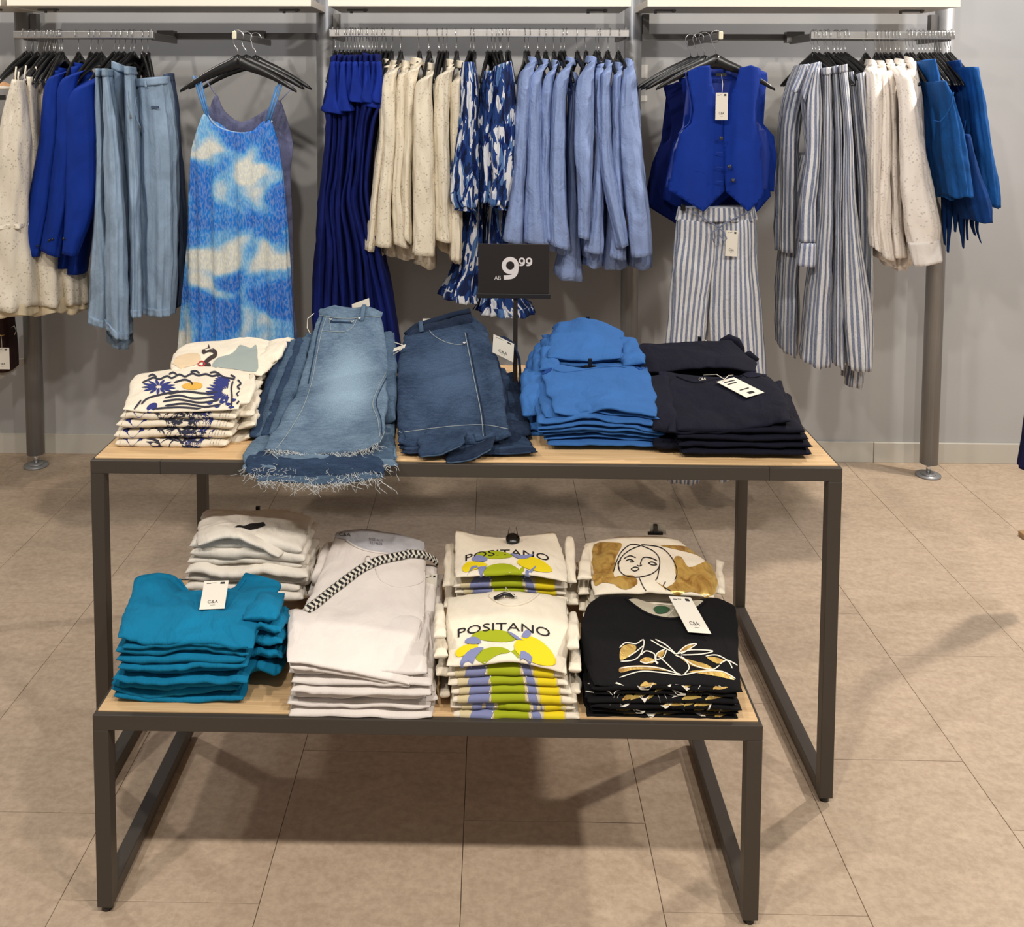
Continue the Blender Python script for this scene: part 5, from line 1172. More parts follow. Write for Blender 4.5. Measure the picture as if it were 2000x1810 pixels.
seam_px(sB, 'neck_binding', [(1222, 1170), (1240, 1184), (1262, 1198), (1290, 1207), (1318, 1209), (1342, 1200), (1364, 1186), (1378, 1174)], C_BLK, oB, .003)
tag_card(oB, 'price_tag', on(sB, (1331, 1188), .026), (1, -.12, 0), (.22, -.9, -.24), .046, .100, string=on(sB, (1305, 1206), .004))
sK = Slab([row(1.80, (1144, 1368), (1196, 1372)), row(1.88, (1138, 1300), (1196, 1300)), row(1.96, (1136, 1235), (1186, 1226)), row(2.03, (1152, 1182), (1190, 1172))], .02, 878, wr=.003, p=5, q=5)
for r_ in range(4): sK.P[r_, :, 2] += .006
sK.build('folded_sleeve', C_BLK, oB, 26, 40)
stroke_px(sK, 'white_line_print', [[(1148, 1318), (1160, 1305), (1178, 1302)], [(1148, 1335), (1164, 1334), (1184, 1318)], [(1144, 1350), (1170, 1354), (1190, 1352)], [(1150, 1278), (1156, 1270), (1160, 1278)]], M_TAG, oB, 2)
decal_px(sK, 'gold_leaf_print', [[(1150, 1318), (1162, 1304), (1178, 1304), (1166, 1314)], [(1150, 1288), (1156, 1268), (1166, 1280), (1158, 1290)]], GD, oB)
# ---------- tall table, left: blue and yellow sun-print tops
P_NAVY = plain('navy_print', (34, 44, 110), .8); P_DK = plain('charcoal_print', (38, 40, 56), .8); P_SUN = plain('ochre_print', (206, 160, 66), .8)
gs = 'folded sun-print white tops'
C_OFF = cloth('off_white_jersey', (218, 208, 190), crease=.4, var=.03)
def sun_strip(s, o, i, rs):
    lst = {0: [], 1: [], 2: []}
    def rib(u0, v0, u1, v1, w, k, bend=.05):
        n = 10; t = np.linspace(0, 1, n); U = u0 + (u1 - u0)*t; Vv = v0 + (v1 - v0)*t + bend*np.sin(t*3.14); ww = w*np.sin(np.clip(t, .08, .92)*3.14)
        lst[k].append((s.top(U, Vv - ww, .0012), s.top(U, Vv + ww, .0012)))
    for q in range(22):
        u = rs.uniform(-.5, .35); rib(u, -1.06 + rs.uniform(-.02, .3), u + rs.uniform(.15, .45), -1.06 + rs.uniform(-.02, .3), .02, 1, rs.uniform(-.04, .04))
    rib(-.86, -.9, -.5, -.92, .12, 0, .02); rib(-.9, -1.0, -.86, -.75, .02, 1)
    if i % 2: rib(-.55, -.88, -.1, -.9, .06, 2)
    for q in range(14):
        a = rs.uniform(.2, .6); rib(a, -1.08 + rs.uniform(0, .1), a + rs.uniform(-.12, .2), -.9 + rs.uniform(0, .15), .035, 0, rs.uniform(-.03, .03))
    for q in range(4): rib(.72 + q*.05, -1.0, .76 + q*.05, -.8, .025, 1, .05)
    for k, nm, mt in ((0, 'navy_leaf_print', P_NAVY), (1, 'charcoal_wave_print', P_DK), (2, 'sun_print', P_SUN)):
        if not lst[k]: continue
        V_, F_ = [], []
        for A, B_ in lst[k]:
            b = len(V_); n = len(A); V_ += A.tolist() + B_.tolist(); F_ += [(b + j, b + j + 1, b + n + j + 1, b + n + j) for j in range(n - 1)]
        obj(nm, np.array(V_), F_, mt, o)['kind'] = 'stuff'
pile('folded_tshirt', 'top', gs, 'white top with blue wave print, %s of the front left pile on the tall table', 4, 2.175, 2.46, 806, 878, (238, 466), (212, 440), C_OFF, 901, 1.3, (.001, .003), xj=6, wr=.0026, decal=sun_strip, deep_jit=.02, hump=.003)
sS, oS = top_item('folded_tshirt', 'top', gs, 'white top with blue leaf border and yellow sun on top of the front left pile',
    [row(2.185, (240, 800), (300, 806), (380, 802), (466, 800)), row(2.28, (248, 775), (310, 775), (390, 772), (478, 772)), row(2.40, (255, 746), (320, 742), (395, 740), (488, 744)), row(2.52, (268, 733), (340, 722), (410, 716), (486, 726))],
    .014, C_OFF, 902, wr=.0018, edge=.003)
decal_px(sS, 'sun_print', [[(355, 754), (364, 749), (380, 747), (394, 750), (393, 758), (378, 762), (362, 760)]], P_SUN, oS)
nv = []
for (cx_, cy_, n_, r0, r1, a0, a1, sq_) in ((310, 756, 13, 5, 34, 10, 345, .45), (445, 765, 11, 10, 44, 95, 265, .55), (455, 748, 8, 8, 40, 150, 230, .5)):
    for k in range(n_):
        a = math.radians(a0 + (a1 - a0)*k/(n_ - 1)); c_, s_ = math.cos(a), math.sin(a)*sq_; px_, py_ = -math.sin(a)*3.2, math.cos(a)*2.2
        nv.append([(cx_ + r0*c_, cy_ + r0*s_), (cx_ + (r0 + r1)/2*c_ + px_, cy_ + (r0 + r1)/2*s_ + py_), (cx_ + r1*c_, cy_ + r1*s_), (cx_ + (r0 + r1)/2*c_ - px_, cy_ + (r0 + r1)/2*s_ - py_)])
nv += [[(x, y), (x + 5, y - 3), (x + 12, y - 1), (x + 6, y + 3)] for x, y in ((414, 778), (428, 786), (418, 794), (440, 790), (450, 782), (436, 778), (404, 788), (446, 796))]
nv = [q for q in nv if all(262 < x < 466 and 728 < y < 800 for x, y in q)]
decal_px(sS, 'navy_leaf_print', nv, P_NAVY, oS, .0012, .08)
ln = [[(278, 748), (290, 742), (300, 738), (312, 741), (326, 735), (336, 739), (350, 732), (362, 736), (376, 730), (388, 734), (402, 731), (414, 735), (428, 733), (440, 738), (456, 740)],
      [(290, 736), (298, 732), (306, 737)], [(330, 732), (338, 728), (346, 733)], [(372, 727), (382, 725), (390, 730)], [(410, 729), (420, 727), (430, 732)], [(450, 733), (458, 737), (455, 743)],
      [(455, 745), (452, 758), (453, 775), (452, 795)], [(464, 742), (470, 750), (464, 756), (470, 764), (463, 770), (468, 780), (462, 790)], [(276, 790), (290, 778), (320, 770), (350, 764)],
      [(330, 770), (360, 765), (400, 769), (425, 766)], [(322, 778), (350, 773), (380, 779), (420, 775)], [(318, 785), (350, 781), (390, 787), (428, 782)], [(322, 793), (360, 789), (400, 795), (432, 790)], [(300, 799), (350, 796), (400, 800)], [(276, 782), (262, 800)], [(340, 748), (360, 742), (372, 746), (376, 752)]]
stroke_px(sS, 'charcoal_line_print', ln, P_DK, oS, 3.4, .0016)
decal_px(sS, 'navy_leaf_print', [[(286, 799), (294, 789), (306, 788), (306, 797), (298, 802)]], P_NAVY, oS)
for k, (x, y) in enumerate(((486, 760), (492, 784), (496, 806), (486, 830))):
    s = Slab([row(2.22, (x - 34, y + 30), (x + 2, y + 26)), row(2.34, (x - 24, y + 4), (x + 14, y - 2)), row(2.48, (x - 16, y - 22), (x + 8, y - 30))], .022, 910 + k, wr=.005, wsc=55, p=4, q=4); s.build('draped_sleeve', C_OFF, oS, 22, 24)
# ---------- tall table, back left: swan-print tops
ga = 'folded cream tops behind the sun-print pile'
pile('folded_tshirt', 'top', ga, 'cream top, %s from the top of the pile behind the sun-print tops', 5, 2.50, 2.78, 738, 790, (350, 512), (350, 500), C_OFF, 920, 1.3, (.002, .002), xj=5, wr=.003)
sA, oA = top_item('folded_tshirt', 'top', ga, 'cream top with a grey green patch and dark curved print, behind the sun-print pile',
    [row(2.48, (334, 722), (400, 726), (460, 728), (512, 736)), row(2.58, (336, 700), (400, 700), (470, 698), (540, 708)), row(2.70, (346, 684), (420, 680), (490, 676), (572, 690)), row(2.80, (362, 674), (430, 668), (500, 662), (580, 682))],
    .018, C_OFF, 922, wr=.0035, edge=.004)
decal_px(sA, 'grey_green_print', [[(414, 716), (424, 700), (450, 692), (462, 682), (470, 674), (490, 680), (500, 674), (503, 700), (500, 726), (460, 722), (430, 718)]], plain('grey_green_print', (140, 150, 146), .8), oA)
decal_px(sA, 'peach_print', [[(338, 712), (345, 698), (360, 692), (385, 690), (392, 700), (384, 712), (360, 718), (340, 720)]], plain('peach_print', (204, 182, 150), .8), oA)
stroke_px(sA, 'dark_curved_print', [[(395, 690), (406, 684), (418, 686), (420, 694), (408, 702), (400, 712), (412, 714)]], plain('dark_brown_print', (52, 38, 36), .7), oA, 8)
stroke_px(sA, 'red_print', [[(386, 712), (394, 706), (400, 712), (394, 716), (386, 713)]], plain('red_print', (170, 40, 44), .7), oA, 2.4, .002)
for k, (x, y) in enumerate(((560, 676), (552, 700), (536, 716), (520, 734))):
    s = Slab([row(2.56, (x - 60, y + 34), (x - 16, y + 26)), row(2.66, (x - 46, y + 12), (x + 2, y + 2)), row(2.78, (x - 30, y - 6), (x + 16, y - 14))], .024, 930 + k, wr=.006, wsc=50, p=4, q=4); s.build('draped_sleeve', C_OFF, oA, 26, 26)

# ---------- frayed jeans
DN1 = denim('washed_denim', (78, 100, 124), (118, 138, 154)); DN1F = denim('faded_denim', (74, 96, 122), (118, 138, 154), .8, 1.0, (.012, -.02)); DN2 = denim('mid_denim', (56, 76, 100), (90, 110, 130)); DN3 = denim('dark_denim', (33, 48, 74), (60, 78, 102)); DN3F = denim('dark_faded_denim', (31, 46, 72), (66, 84, 108), .45, 1.0, (-.02, -.0)); DN4 = denim('indigo_denim', (24, 34, 54), (44, 58, 80))
M_STI = plain('pale_stitching', (142, 150, 152), .8); M_THR = plain('frayed_cotton_thread', (196, 200, 202), .9)
def fringe(parent, curve, n, seed, L=.02):
    """curve: world points of a hem edge"""
    rs = random.Random(seed); mb = MB(); c = np.array(curve)
    for k in range(n):
        f = rs.random()*(len(c) - 1.001); i = int(f); p = c[i] + (c[i + 1] - c[i])*(f - i) + np.array([0, rs.uniform(-.004, .003), rs.uniform(-.004, .004)])
        a = rs.uniform(-1.2, 1.2); l_ = L*rs.uniform(.25, 1.1)*(1 if rs.random() < .8 else 1.5); pts = [p]
        d = np.array([math.sin(a)*.8, -.55, -.55*abs(math.cos(a))])
        for j in range(7):
            pts.append(pts[-1] + d*l_/7); d = d*.9 + np.array([rs.uniform(-.8, .8), rs.uniform(-.1, .2), rs.uniform(-.4, .25)])
        mb.tube(pts, .0004, 3, False)
    mb.build('frayed_hem', M_THR, parent, True)['kind'] = 'stuff'
gj = 'frayed washed jeans'
def jeans(lab, rows, t, mat, seed, grp, nm='folded_jeans', **k):
    s = Slab(rows, t, seed, **k); o = s.build(nm, mat, None, 70, 56); tag(o, lab, 'jeans', grp); return s, o
def under(rows, prof, off, lo=TZ + .018):
    """press a garment's rows below the profile (Y, z) of the one lying on it"""
    ys = [a for a, b in prof]; zs = [b for a, b in prof]
    for r_ in rows:
        for p_ in r_:
            if p_[1] > ys[0] - .01: p_[2] = max(lo, min(p_[2], np.interp(p_[1], ys, zs) - off))
    return rows
PRJ = [(Y, W(680, y, Y)[2]) for Y, y in ((2.115, 890), (2.20, 856), (2.32, 805), (2.45, 756), (2.60, 693), (2.74, 636), (2.82, 603))]
PRD = [(Y, W(890, y, Y)[2]) for Y, y in ((2.165, 872), (2.26, 835), (2.42, 769), (2.58, 707), (2.72, 653), (2.80, 624))]
JR = [  # from the bottom of the pile upwards: front hem y, left/right at the hem, left/right at the waist, waist y
 ('frayed jeans lying lowest in the pile, hem hanging over the table edge', (498, 752), 940, (575, 755), 700, 2.052),
 ('frayed jeans, second from the bottom of the pile', (480, 752), 928, (580, 760), 684, 2.064),
 ('frayed jeans, third from the bottom, hem poking out at the left', (474, 776), 914, (585, 765), 668, 2.078),
 ('frayed jeans, directly below the topmost jeans', (504, 772), 902, (600, 770), 640, 2.092)]
for i, (lb, hx_, hy, wx, wy, yf) in enumerate(JR):
    rows = [row(yf, (hx_[0], hy - 2), ((hx_[0] + hx_[1])/2, hy + 2), (hx_[1], hy - 6)), row(yf + .05, (hx_[0] + 4, hy - 26), ((hx_[0] + hx_[1])/2, hy - 22), (hx_[1] - 2, hy - 28)), row(2.30, (hx_[0] + 38, 800 - i*6), ((hx_[0] + hx_[1])/2 + 8, 796 - i*6), (772, 792 - i*6)),
            row(2.52, (wx[0] - 42, 742 - i*8), ((wx[0] + wx[1])/2, 738 - i*8), (774, 738 - i*8)), row(2.76, (wx[0], wy + 8), ((wx[0] + wx[1])/2, wy), (wx[1], wy + 12))]
    under(rows, PRJ, .026 + .016*(3 - i), TZ + .0095 + .002*i)
    s, o = jeans(lb, rows, .014, [DN2, DN3, DN1, DN2][i], 940 + i, gj, wr=.003, edge=.005, p=8)
    U = np.linspace(-.97, .97, 40); fringe(o, s.top(U, U*0 - 1.0), 150, 950 + i, .024)
rows = [row(2.108, (517, 878), (570, 884), (640, 886), (700, 880), (741, 866)), row(2.20, (530, 850), (590, 856), (645, 858), (705, 850), (752, 836)), row(2.32, (556, 806), (612, 806), (660, 804), (715, 800), (757, 792)),
        row(2.45, (582, 762), (630, 756), (668, 754), (712, 752), (752, 750)), row(2.60, (598, 700), (640, 694), (680, 692), (720, 694), (756, 700)), row(2.74, (614, 642), (648, 634), (682, 634), (718, 636), (750, 646)), row(2.82, (626, 606), (654, 598), (686, 604), (716, 600), (744, 612))]
for r_ in rows[3:5]: r_[4][0] += .004
sJ, oJ = jeans('light washed jeans with a frayed hem, topmost of the frayed pile', rows, .024, DN1F, 960, gj, wr=.0028, edge=.004, p=16, q=16)
U = np.linspace(-.97, .97, 50); fringe(oJ, sJ.top(U, U*0 - 1.0), 190, 961, .022)
def band_px(s, name, A, B_, mat, parent, off=.003, nv=6, sm=5):
    """raised strip between two pixel polylines"""
    a = smooth_poly(A, sm, False); b = smooth_poly(B_, sm, False); n = min(len(a), len(b)); V = []
    for j in range(nv):
        f = j/(nv - 1); q = s.inv(a[:n]*(1 - f) + b[:n]*f); e = off*(1 if 0 < j < nv - 1 else .0)
        V.append(s.top(q[:, 0], q[:, 1], .0004 + e))
    V = np.array(V).reshape(-1, 3); Fc = [(j*n + i, j*n + i + 1, (j + 1)*n + i + 1, (j + 1)*n + i) for j in range(nv - 1) for i in range(n - 1)]
    return obj(name, V, Fc, mat, parent, V[:, :2])
band_px(sJ, 'waistband', [(628, 602), (655, 603), (690, 606), (720, 602), (744, 608)], [(622, 616), (650, 621), (686, 623), (718, 618), (748, 622)], DN1, oJ, .004)
seam_px(sJ, 'stitching', [(622, 616), (650, 621), (686, 623), (718, 618), (748, 622)], M_STI, oJ, .0009, .002)
seam_px(sJ, 'pocket_stitching', [(626, 646), (650, 648), (672, 648), (688, 640), (698, 622)], M_STI, oJ, .0008, .001)
seam_px(sJ, 'side_seam', [(638, 618), (628, 650), (618, 700), (608, 750), (590, 800), (560, 850), (540, 876)], M_STI, oJ, .0008, .001)
seam_px(sJ, 'side_seam', [(631, 618), (621, 650), (612, 700), (602, 750)], DN3, oJ, .0016, .001)
seam_px(sJ, 'inseam', [(754, 728), (738, 760), (728, 790), (738, 820), (741, 850), (738, 872)], M_STI, oJ, .0008, .001)
seam_px(sJ, 'inseam', [(760, 728), (746, 755), (735, 786), (744, 818), (746, 850)], DN3, oJ, .0012, .0005)
seam_px(sJ, 'coin_pocket_seam', [(644, 627), (646, 645)], M_STI, oJ, .0009, .001); seam_px(sJ, 'coin_pocket_seam', [(646, 629), (668, 630), (688, 631)], DN3, oJ, .003, .001)
for (x, y) in ((646, 626), (687, 630), (702, 624)):
    p = on(sJ, (x, y), .003); MB().tube([p, p + [0, -.003, .0015]], .0042, 14).build('rivet', M_CHROME, oJ, True)
MB().tube([on(sJ, (712, 598), .004), on(sJ, (710, 606), .012), on(sJ, (708, 618), .010), on(sJ, (706, 628), .003)], .0065, 8, flat=.35).build('belt_loop', DN1, oJ, True)
tag_card(oJ, 'price_tag', W(704, 588, 2.85), (1, 0, .38), (.1, -.1, -1), .055, .024, logo=False)
# faded thigh worn into the denim: paler cloth patch woven as the same surface
for k, (pts, mt_) in enumerate((([(700, 640), (716, 700), (700, 760), (660, 820), (620, 830)], None),)): pass
# side stacks: folded edges at the left and right of the frayed pile
for k, (x, y, dx) in enumerate(((528, 742, 0), (545, 722, 6), (560, 705, 8), (572, 690, 8))):
    s = Slab([row(2.22, (484 + 13*k, 800), (508 + 10*k, 800)), row(2.4, (500 + 16*k, 760), (538 + 12*k, 760)), row(2.56, (528 + 15*k, 700), (562 + 11*k, 700)), row(2.70, (556 + 12*k, 640), (584 + 9*k, 640))], .030, 970 + k, wr=.004, wsc=30, p=4, q=6)
    under(s.P, PRJ, .026 - .005*k)
    o = s.build('folded_jeans', [DN3, DN2, DN3, DN2][k], None, 30, 40); tag(o, 'dark side fold of frayed jeans, %s from the left edge of the pile' % ordn[k], 'jeans', gj)
s, o = jeans('frayed jeans showing a grey waistband end right of the topmost jeans', [row(2.30, (735, 830), (772, 820)), row(2.50, (740, 750), (776, 745)), row(2.66, (744, 690), (774, 692)), row(2.76, (748, 655), (768, 652))], .05, DN2, 980, gj, wr=.003, p=6)
tag_card(o, 'hanging_tag', W(781, 676, 2.62), (1, .0, .35), (-.2, -.2, -.7), .034, .010, logo=False)
MB().tube([W(613, 612, 2.7), W(601, 622, 2.69), (W(600, 640, 2.68)), W(606, 652, 2.67)], .0011, 6).build('tag_cord', M_CORD, oJ, True)
MB().tube([W(770, 668, 2.62), W(790, 675, 2.6), W(782, 684, 2.6), W(768, 692, 2.6)], .0012, 6).build('tag_cord', M_CORD, o, True)

# ---------- dark jeans
gd = 'folded dark jeans'
DR = [('dark jeans lying lowest, hem near the table edge', (786, 1046), 884, (800, 985), 735, 2.140), ('dark jeans, second from the bottom of the dark pile', (790, 1040), 878, (800, 975), 715, 2.150), ('dark jeans, directly below the topmost dark pair', (778, 1024), 868, (800, 965), 692, 2.160)]
for i, (lb, hx_, hy, wx, wy, yf) in enumerate(DR):
    rows = [row(yf, (hx_[0], hy), ((hx_[0] + hx_[1])/2, hy + 2), (hx_[1], hy - 2)), row(yf + .06, (hx_[0] + 2, hy - 24), ((hx_[0] + hx_[1])/2, hy - 22), (hx_[1] - 6, hy - 28)), row(2.45, (776, 780 - i*10), (900, 776 - i*10), (1010 - i*8, 782 - i*10)), row(2.78, (wx[0], wy), ((wx[0] + wx[1])/2, wy - 8), (wx[1], wy + 4))]
    under(rows, PRD, .026 + .018*(2 - i), TZ + .0095 + .002*i)
    s, o = jeans(lb, rows, .014, [DN4, DN3, DN4][i], 990 + i, gd, wr=.003, edge=.006, p=8); 
    U = np.linspace(-.9, .9, 60); MB().tube(s.top(U, U*0 - 1.0, .0005), .0018, 6).build('hem_edge', DN3, o, True)
rows = [row(2.165, (779, 866), (830, 880), (890, 870), (950, 862), (998, 852)), row(2.26, (776, 832), (835, 838), (895, 832), (950, 828), (990, 822)), row(2.42, (775, 770), (835, 772), (895, 768), (945, 766), (984, 762)), row(2.58, (776, 716), (836, 712), (892, 706), (935, 704), (972, 706)), row(2.72, (788, 668), (838, 660), (888, 652), (925, 652), (955, 662)), row(2.80, (796, 646), (838, 636), (885, 624), (915, 618), (946, 640))]
sD, oD = jeans('dark blue jeans with a wide stitched hem, topmost of the dark pile', rows, .024, DN3F, 1000, gd, wr=.0032, edge=.004, p=16, q=16)
band_px(sD, 'waistband', [(800, 644), (830, 634), (870, 624), (905, 615), (920, 612)], [(797, 656), (830, 648), (872, 640), (905, 633), (922, 630)], DN4, oD, .005)
seam_px(sD, 'hem_stitching', [(776, 846), (835, 838), (890, 832), (945, 830), (992, 838)], M_STI, oD, .0008, .0008)
seam_px(sD, 'side_seam', [(908, 650), (918, 700), (930, 760), (940, 810), (944, 852)], M_STI, oD, .0008, .0008)
seam_px(sD, 'side_seam', [(912, 650), (922, 700), (934, 760), (944, 810), (948, 852)], DN4, oD, .0014, .0005)
seam_px(sD, 'pocket_stitching', [(836, 642), (848, 656), (870, 668), (892, 673), (908, 672)], M_STI, oD, .0009, .0008)
seam_px(sD, 'hem_edge', [(780, 872), (830, 876), (880, 868), (930, 862), (960, 854), (998, 850)], DN3, oD, .0022, .001)
p = on(sD, (907, 672), .003); MB().tube([p, p + [0, -.003, .0015]], .0045, 14).build('rivet', M_CHROME, oD, True)
MB().tube([on(sD, (826, 630), .004), on(sD, (824, 638), .016), on(sD, (824, 650), .004)], .0065, 8, flat=.35).build('belt_loop', DN2, oD, True)
bl_ = [W(x, y, Y) for x, y, Y in ((796, 652, 2.74), (815, 636, 2.79), (850, 625, 2.82), (890, 613, 2.83), (918, 607, 2.84))]
MB().tube(bl_, .013, 10, flat=.5).build('inner_waistband', DN4, oD, True)
tag_card(oD, 'price_tag', W(836, 622, 2.86), (1, 0, .0), (0, -.2, -1), .032, .02, logo=False)
for k, (x, y, dx) in enumerate(((946, 690, 0), (960, 712, 0), (980, 745, 0), (998, 780, 0))):
    s = Slab([row(2.24, (x - 10, y + 120 - k*14), (x + 40, y + 118 - k*14)), row(2.42, (x - 20, y + 56), (x + 30, y + 54)), row(2.6, (x - 30, y + 6), (x + 18, y + 8)), row(2.74, (x - 36, y - 30), (x + 6, y - 26))], .032, 1010 + k, wr=.006, wsc=40, p=5, q=5)
    under(s.P, PRD, .024)
    o = s.build('folded_jeans', [DN3, DN4, DN3, DN4][k], None, 30, 40); tag(o, 'dark jeans, %s fold to the right of the topmost dark pair' % ordn[k], 'jeans', gd)
    jlast = o
MB().tube([W(x, y, 2.60) for x, y in ((962, 664), (985, 659), (1004, 672), (1014, 700), (1017, 740), (1012, 782))], .012, 8, flat=.3).build('fabric_belt', DN4, jlast, True)
tag_card(jlast, 'price_tag', W(984, 662, 2.585), (.83, 0, -.4), (-.05, 0, -1), .062, .050, string=None)
for k, (xa, ya, xb, yb2) in enumerate(((820, 890, 902, 872), (872, 900, 960, 878))):
    s = Slab([row(2.11, (xa, ya + 2), ((xa + xb)/2, ya - 2), (xb, yb2)), row(2.16, (xa - 4, ya - 20), ((xa + xb)/2, ya - 22), (xb + 8, yb2 - 20)), row(2.3, (xa - 4, ya - 60), ((xa + xb)/2, ya - 62), (xb + 8, yb2 - 50))], .012, 1020 + k, wr=.003); o = s.build('loose_leg', DN4 if k else DN3, oD, 30, 24)
    U = np.linspace(-.95, .95, 30); MB().tube(s.top(U, U*0 - 1.0, .0005), .0016, 6).build('hem_edge', DN2, o, True)

# ---------- cornflower blue tops
C_CB = cloth('cornflower_jersey', (50, 94, 152), crease=.45, var=.05)
gc = 'folded cornflower blue tops'
pile('folded_tshirt', 'top', gc, 'cornflower blue top, %s from the top of the front blue pile', 7, 2.178, 2.5, 812, 876, (1056, 1292), (1062, 1294), C_CB, 1031, 1.3, (.008, .002), xj=9, wr=.0034, deep_jit=.02, hump=.005)
sC, oC = top_item('folded_tshirt', 'top', gc, 'cornflower blue top on top of the front blue pile, black clip at its neck',
    [row(2.19, (1082, 804), (1135, 812), (1180, 798), (1230, 806), (1284, 812)), row(2.28, (1074, 780), (1130, 780), (1180, 776), (1230, 780), (1282, 786)), row(2.40, (1062, 748), (1125, 744), (1175, 742), (1225, 744), (1275, 750)), row(2.54, (1056, 724), (1085, 712), (1150, 722), (1215, 712), (1264, 718))],
    .016, C_CB, 1032, wr=.0022, edge=.004)
seam_px(sC, 'neck_binding', [(1082, 722), (1100, 727), (1130, 724), (1170, 718), (1205, 716), (1222, 718)], C_CB, oC, .0024)
M_LACE = cloth('dark_blue_lace', (24, 62, 130), crease=1., var=.4)
for pl_ in ([(1046, 724), (1060, 716), (1072, 712), (1078, 722), (1066, 730), (1050, 734)], [(1232, 710), (1246, 706), (1260, 712), (1258, 720), (1240, 716)]): decal_px(sC, 'lace_trim', [pl_], M_LACE, oC, .0015)
clip(oC, on(sC, (1152, 716), .006), .030)
for k, (x, y) in enumerate(((1062, 664), (1048, 676), (1036, 690), (1028, 712), (1040, 740), (1032, 752))):
    s = Slab([row(2.28, (x - 8, y + 100), (x + 40, y + 96)), row(2.44, (x - 12, y + 46), (x + 34, y + 44)), row(2.62, (x - 6, y + 6), (x + 34, y + 2))] if k > 2 else [row(2.5, (x - 8, y + 60), (x + 30, y + 56)), row(2.66, (x - 8, y + 22), (x + 30, y + 18)), row(2.8, (x - 2, y), (x + 34, y - 6))], .028, 1040 + k, wr=.005, wsc=45, p=4, q=4)
    o = s.build('folded_tshirt', C_CB, None, 26, 34); tag(o, 'cornflower blue top edge, %s fold down the left side of the blue piles' % ordn[k], 'top', gc)
    U = np.linspace(-.8, .5, 16); MB().tube(s.top(U, U*0 + .97, .001), .003, 6).build('lace_trim', M_LACE, o, True)
pile('folded_tshirt', 'top', gc, 'cornflower blue top, %s from the top of the back blue pile', 4, 2.56, 2.82, 700, 740, (1070, 1222), (1066, 1250), C_CB, 1050, 1.4, (-.003, 0), xj=6, wr=.003)
sE, oE = top_item('folded_tshirt', 'top', gc, 'cornflower blue top on top of the back blue pile, black clip at its back edge',
    [row(2.56, (1068, 698), (1120, 704), (1165, 706), (1212, 698)), row(2.68, (1072, 672), (1120, 668), (1165, 668), (1218, 676)), row(2.82, (1078, 644), (1120, 632), (1160, 632), (1222, 656)), row(2.86, (1086, 634), (1118, 630), (1156, 630), (1200, 644))],
    .018, C_CB, 1052, wr=.003, edge=.004)
clip(oE, W(1148, 630, 2.86), .026)
s = Slab([row(2.5, (1216, 716), (1262, 712)), row(2.66, (1212, 686), (1252, 684)), row(2.8, (1204, 664), (1240, 660))], .026, 1056, wr=.005, wsc=45, p=4, q=4); s.build('draped_shoulder', C_CB, oE, 26, 26)

# ---------- navy tops
C_NV = cloth('navy_jersey', (14, 15, 29), crease=.45, var=.12, rough=.85)
gn = 'folded navy tops'
pile('folded_tshirt', 'top', gn, 'navy top, %s from the top of the front navy pile', 4, 2.135, 2.5, 838, 896, (1322, 1578), (1332, 1590), C_NV, 1061, 1.25, (.0, .0), xj=4, wr=.0018)
sN, oN = top_item('folded_tshirt', 'top', gn, 'navy top on top of the front navy pile, white tag lying on it',
    [row(2.15, (1306, 844), (1380, 846), (1450, 838), (1500, 830), (1545, 820)), row(2.26, (1296, 806), (1370, 806), (1440, 798), (1495, 794), (1542, 792)), row(2.40, (1288, 764), (1350, 760), (1420, 756), (1480, 756), (1524, 760)), row(2.55, (1284, 726), (1340, 734), (1400, 738), (1450, 732), (1498, 730))],
    .020, C_NV, 1062, wr=.003, edge=.004)
for k, (x, y) in enumerate(((1276, 790), (1282, 822), (1540, 800), (1556, 826))):
    sx = 1 if x > 1400 else -1
    s = Slab([row(2.17, (x - 4 if sx < 0 else x - 60, y + 50), (x + 56 if sx < 0 else x + 18, y + 54)), row(2.32, (x - 16 if sx < 0 else x - 60, y - 6), (x + 40 if sx < 0 else x + 6, y - 6)), row(2.48, (x - 18 if sx < 0 else x - 60, y - 50), (x + 30 if sx < 0 else x - 14, y - 54))], .030, 1070 + k, wr=.004, wsc=35, p=5, q=5)
    o = s.build('folded_tshirt', C_NV, None, 26, 34); tag(o, 'navy top edge, %s fold at the sides of the navy pile' % ordn[k], 'top', gn)
seam_px(sN, 'neck_binding', [(1322, 736), (1342, 744), (1366, 748), (1392, 742), (1420, 738), (1450, 736)], C_NV, oN, .0028)
M_LN = cloth('navy_lace', (14, 15, 30), crease=1., var=.5)
decal_px(sN, 'lace_trim', [[(1285, 728), (1300, 724), (1304, 736), (1296, 740), (1286, 738)], [(1450, 728), (1478, 726), (1490, 734), (1462, 738)]], M_LN, oN, .0015)
text_px(sN, 'printed_marks', 'C&A', lambda V: np.stack([1365 + V[:, 0]*5, 746 - V[:, 1]*5.5 - V[:, 0]*.5], -1), M_TAG, oN, .004)
P4 = [on(sN, q, .007) for q in ((1400, 751), (1434, 742), (1488, 772), (1458, 782))]
ax_ = P4[2] - P4[1]; ay_ = P4[0] - P4[1]; c_ = P4[1] + ax_/2
tc_ = tag_card(oN, 'price_tag', (P4[0] + P4[1])/2 + 0, (P4[1] - P4[0]), (P4[3] - P4[0]), np.linalg.norm(P4[1] - P4[0]), np.linalg.norm(P4[3] - P4[0]), logo=False)
MB().tube([on(sN, (1416, 748), .009), on(sN, (1400, 742), .014), on(sN, (1374, 737), .006)], .001, 5).build('string', M_CORD, oN, True)
MB().tube([on(sN, (1414, 750), .010), on(sN, (1424, 744), .014), on(sN, (1432, 737), .006)], .001, 5).build('string', M_CORD, oN, True)
mb = MB()
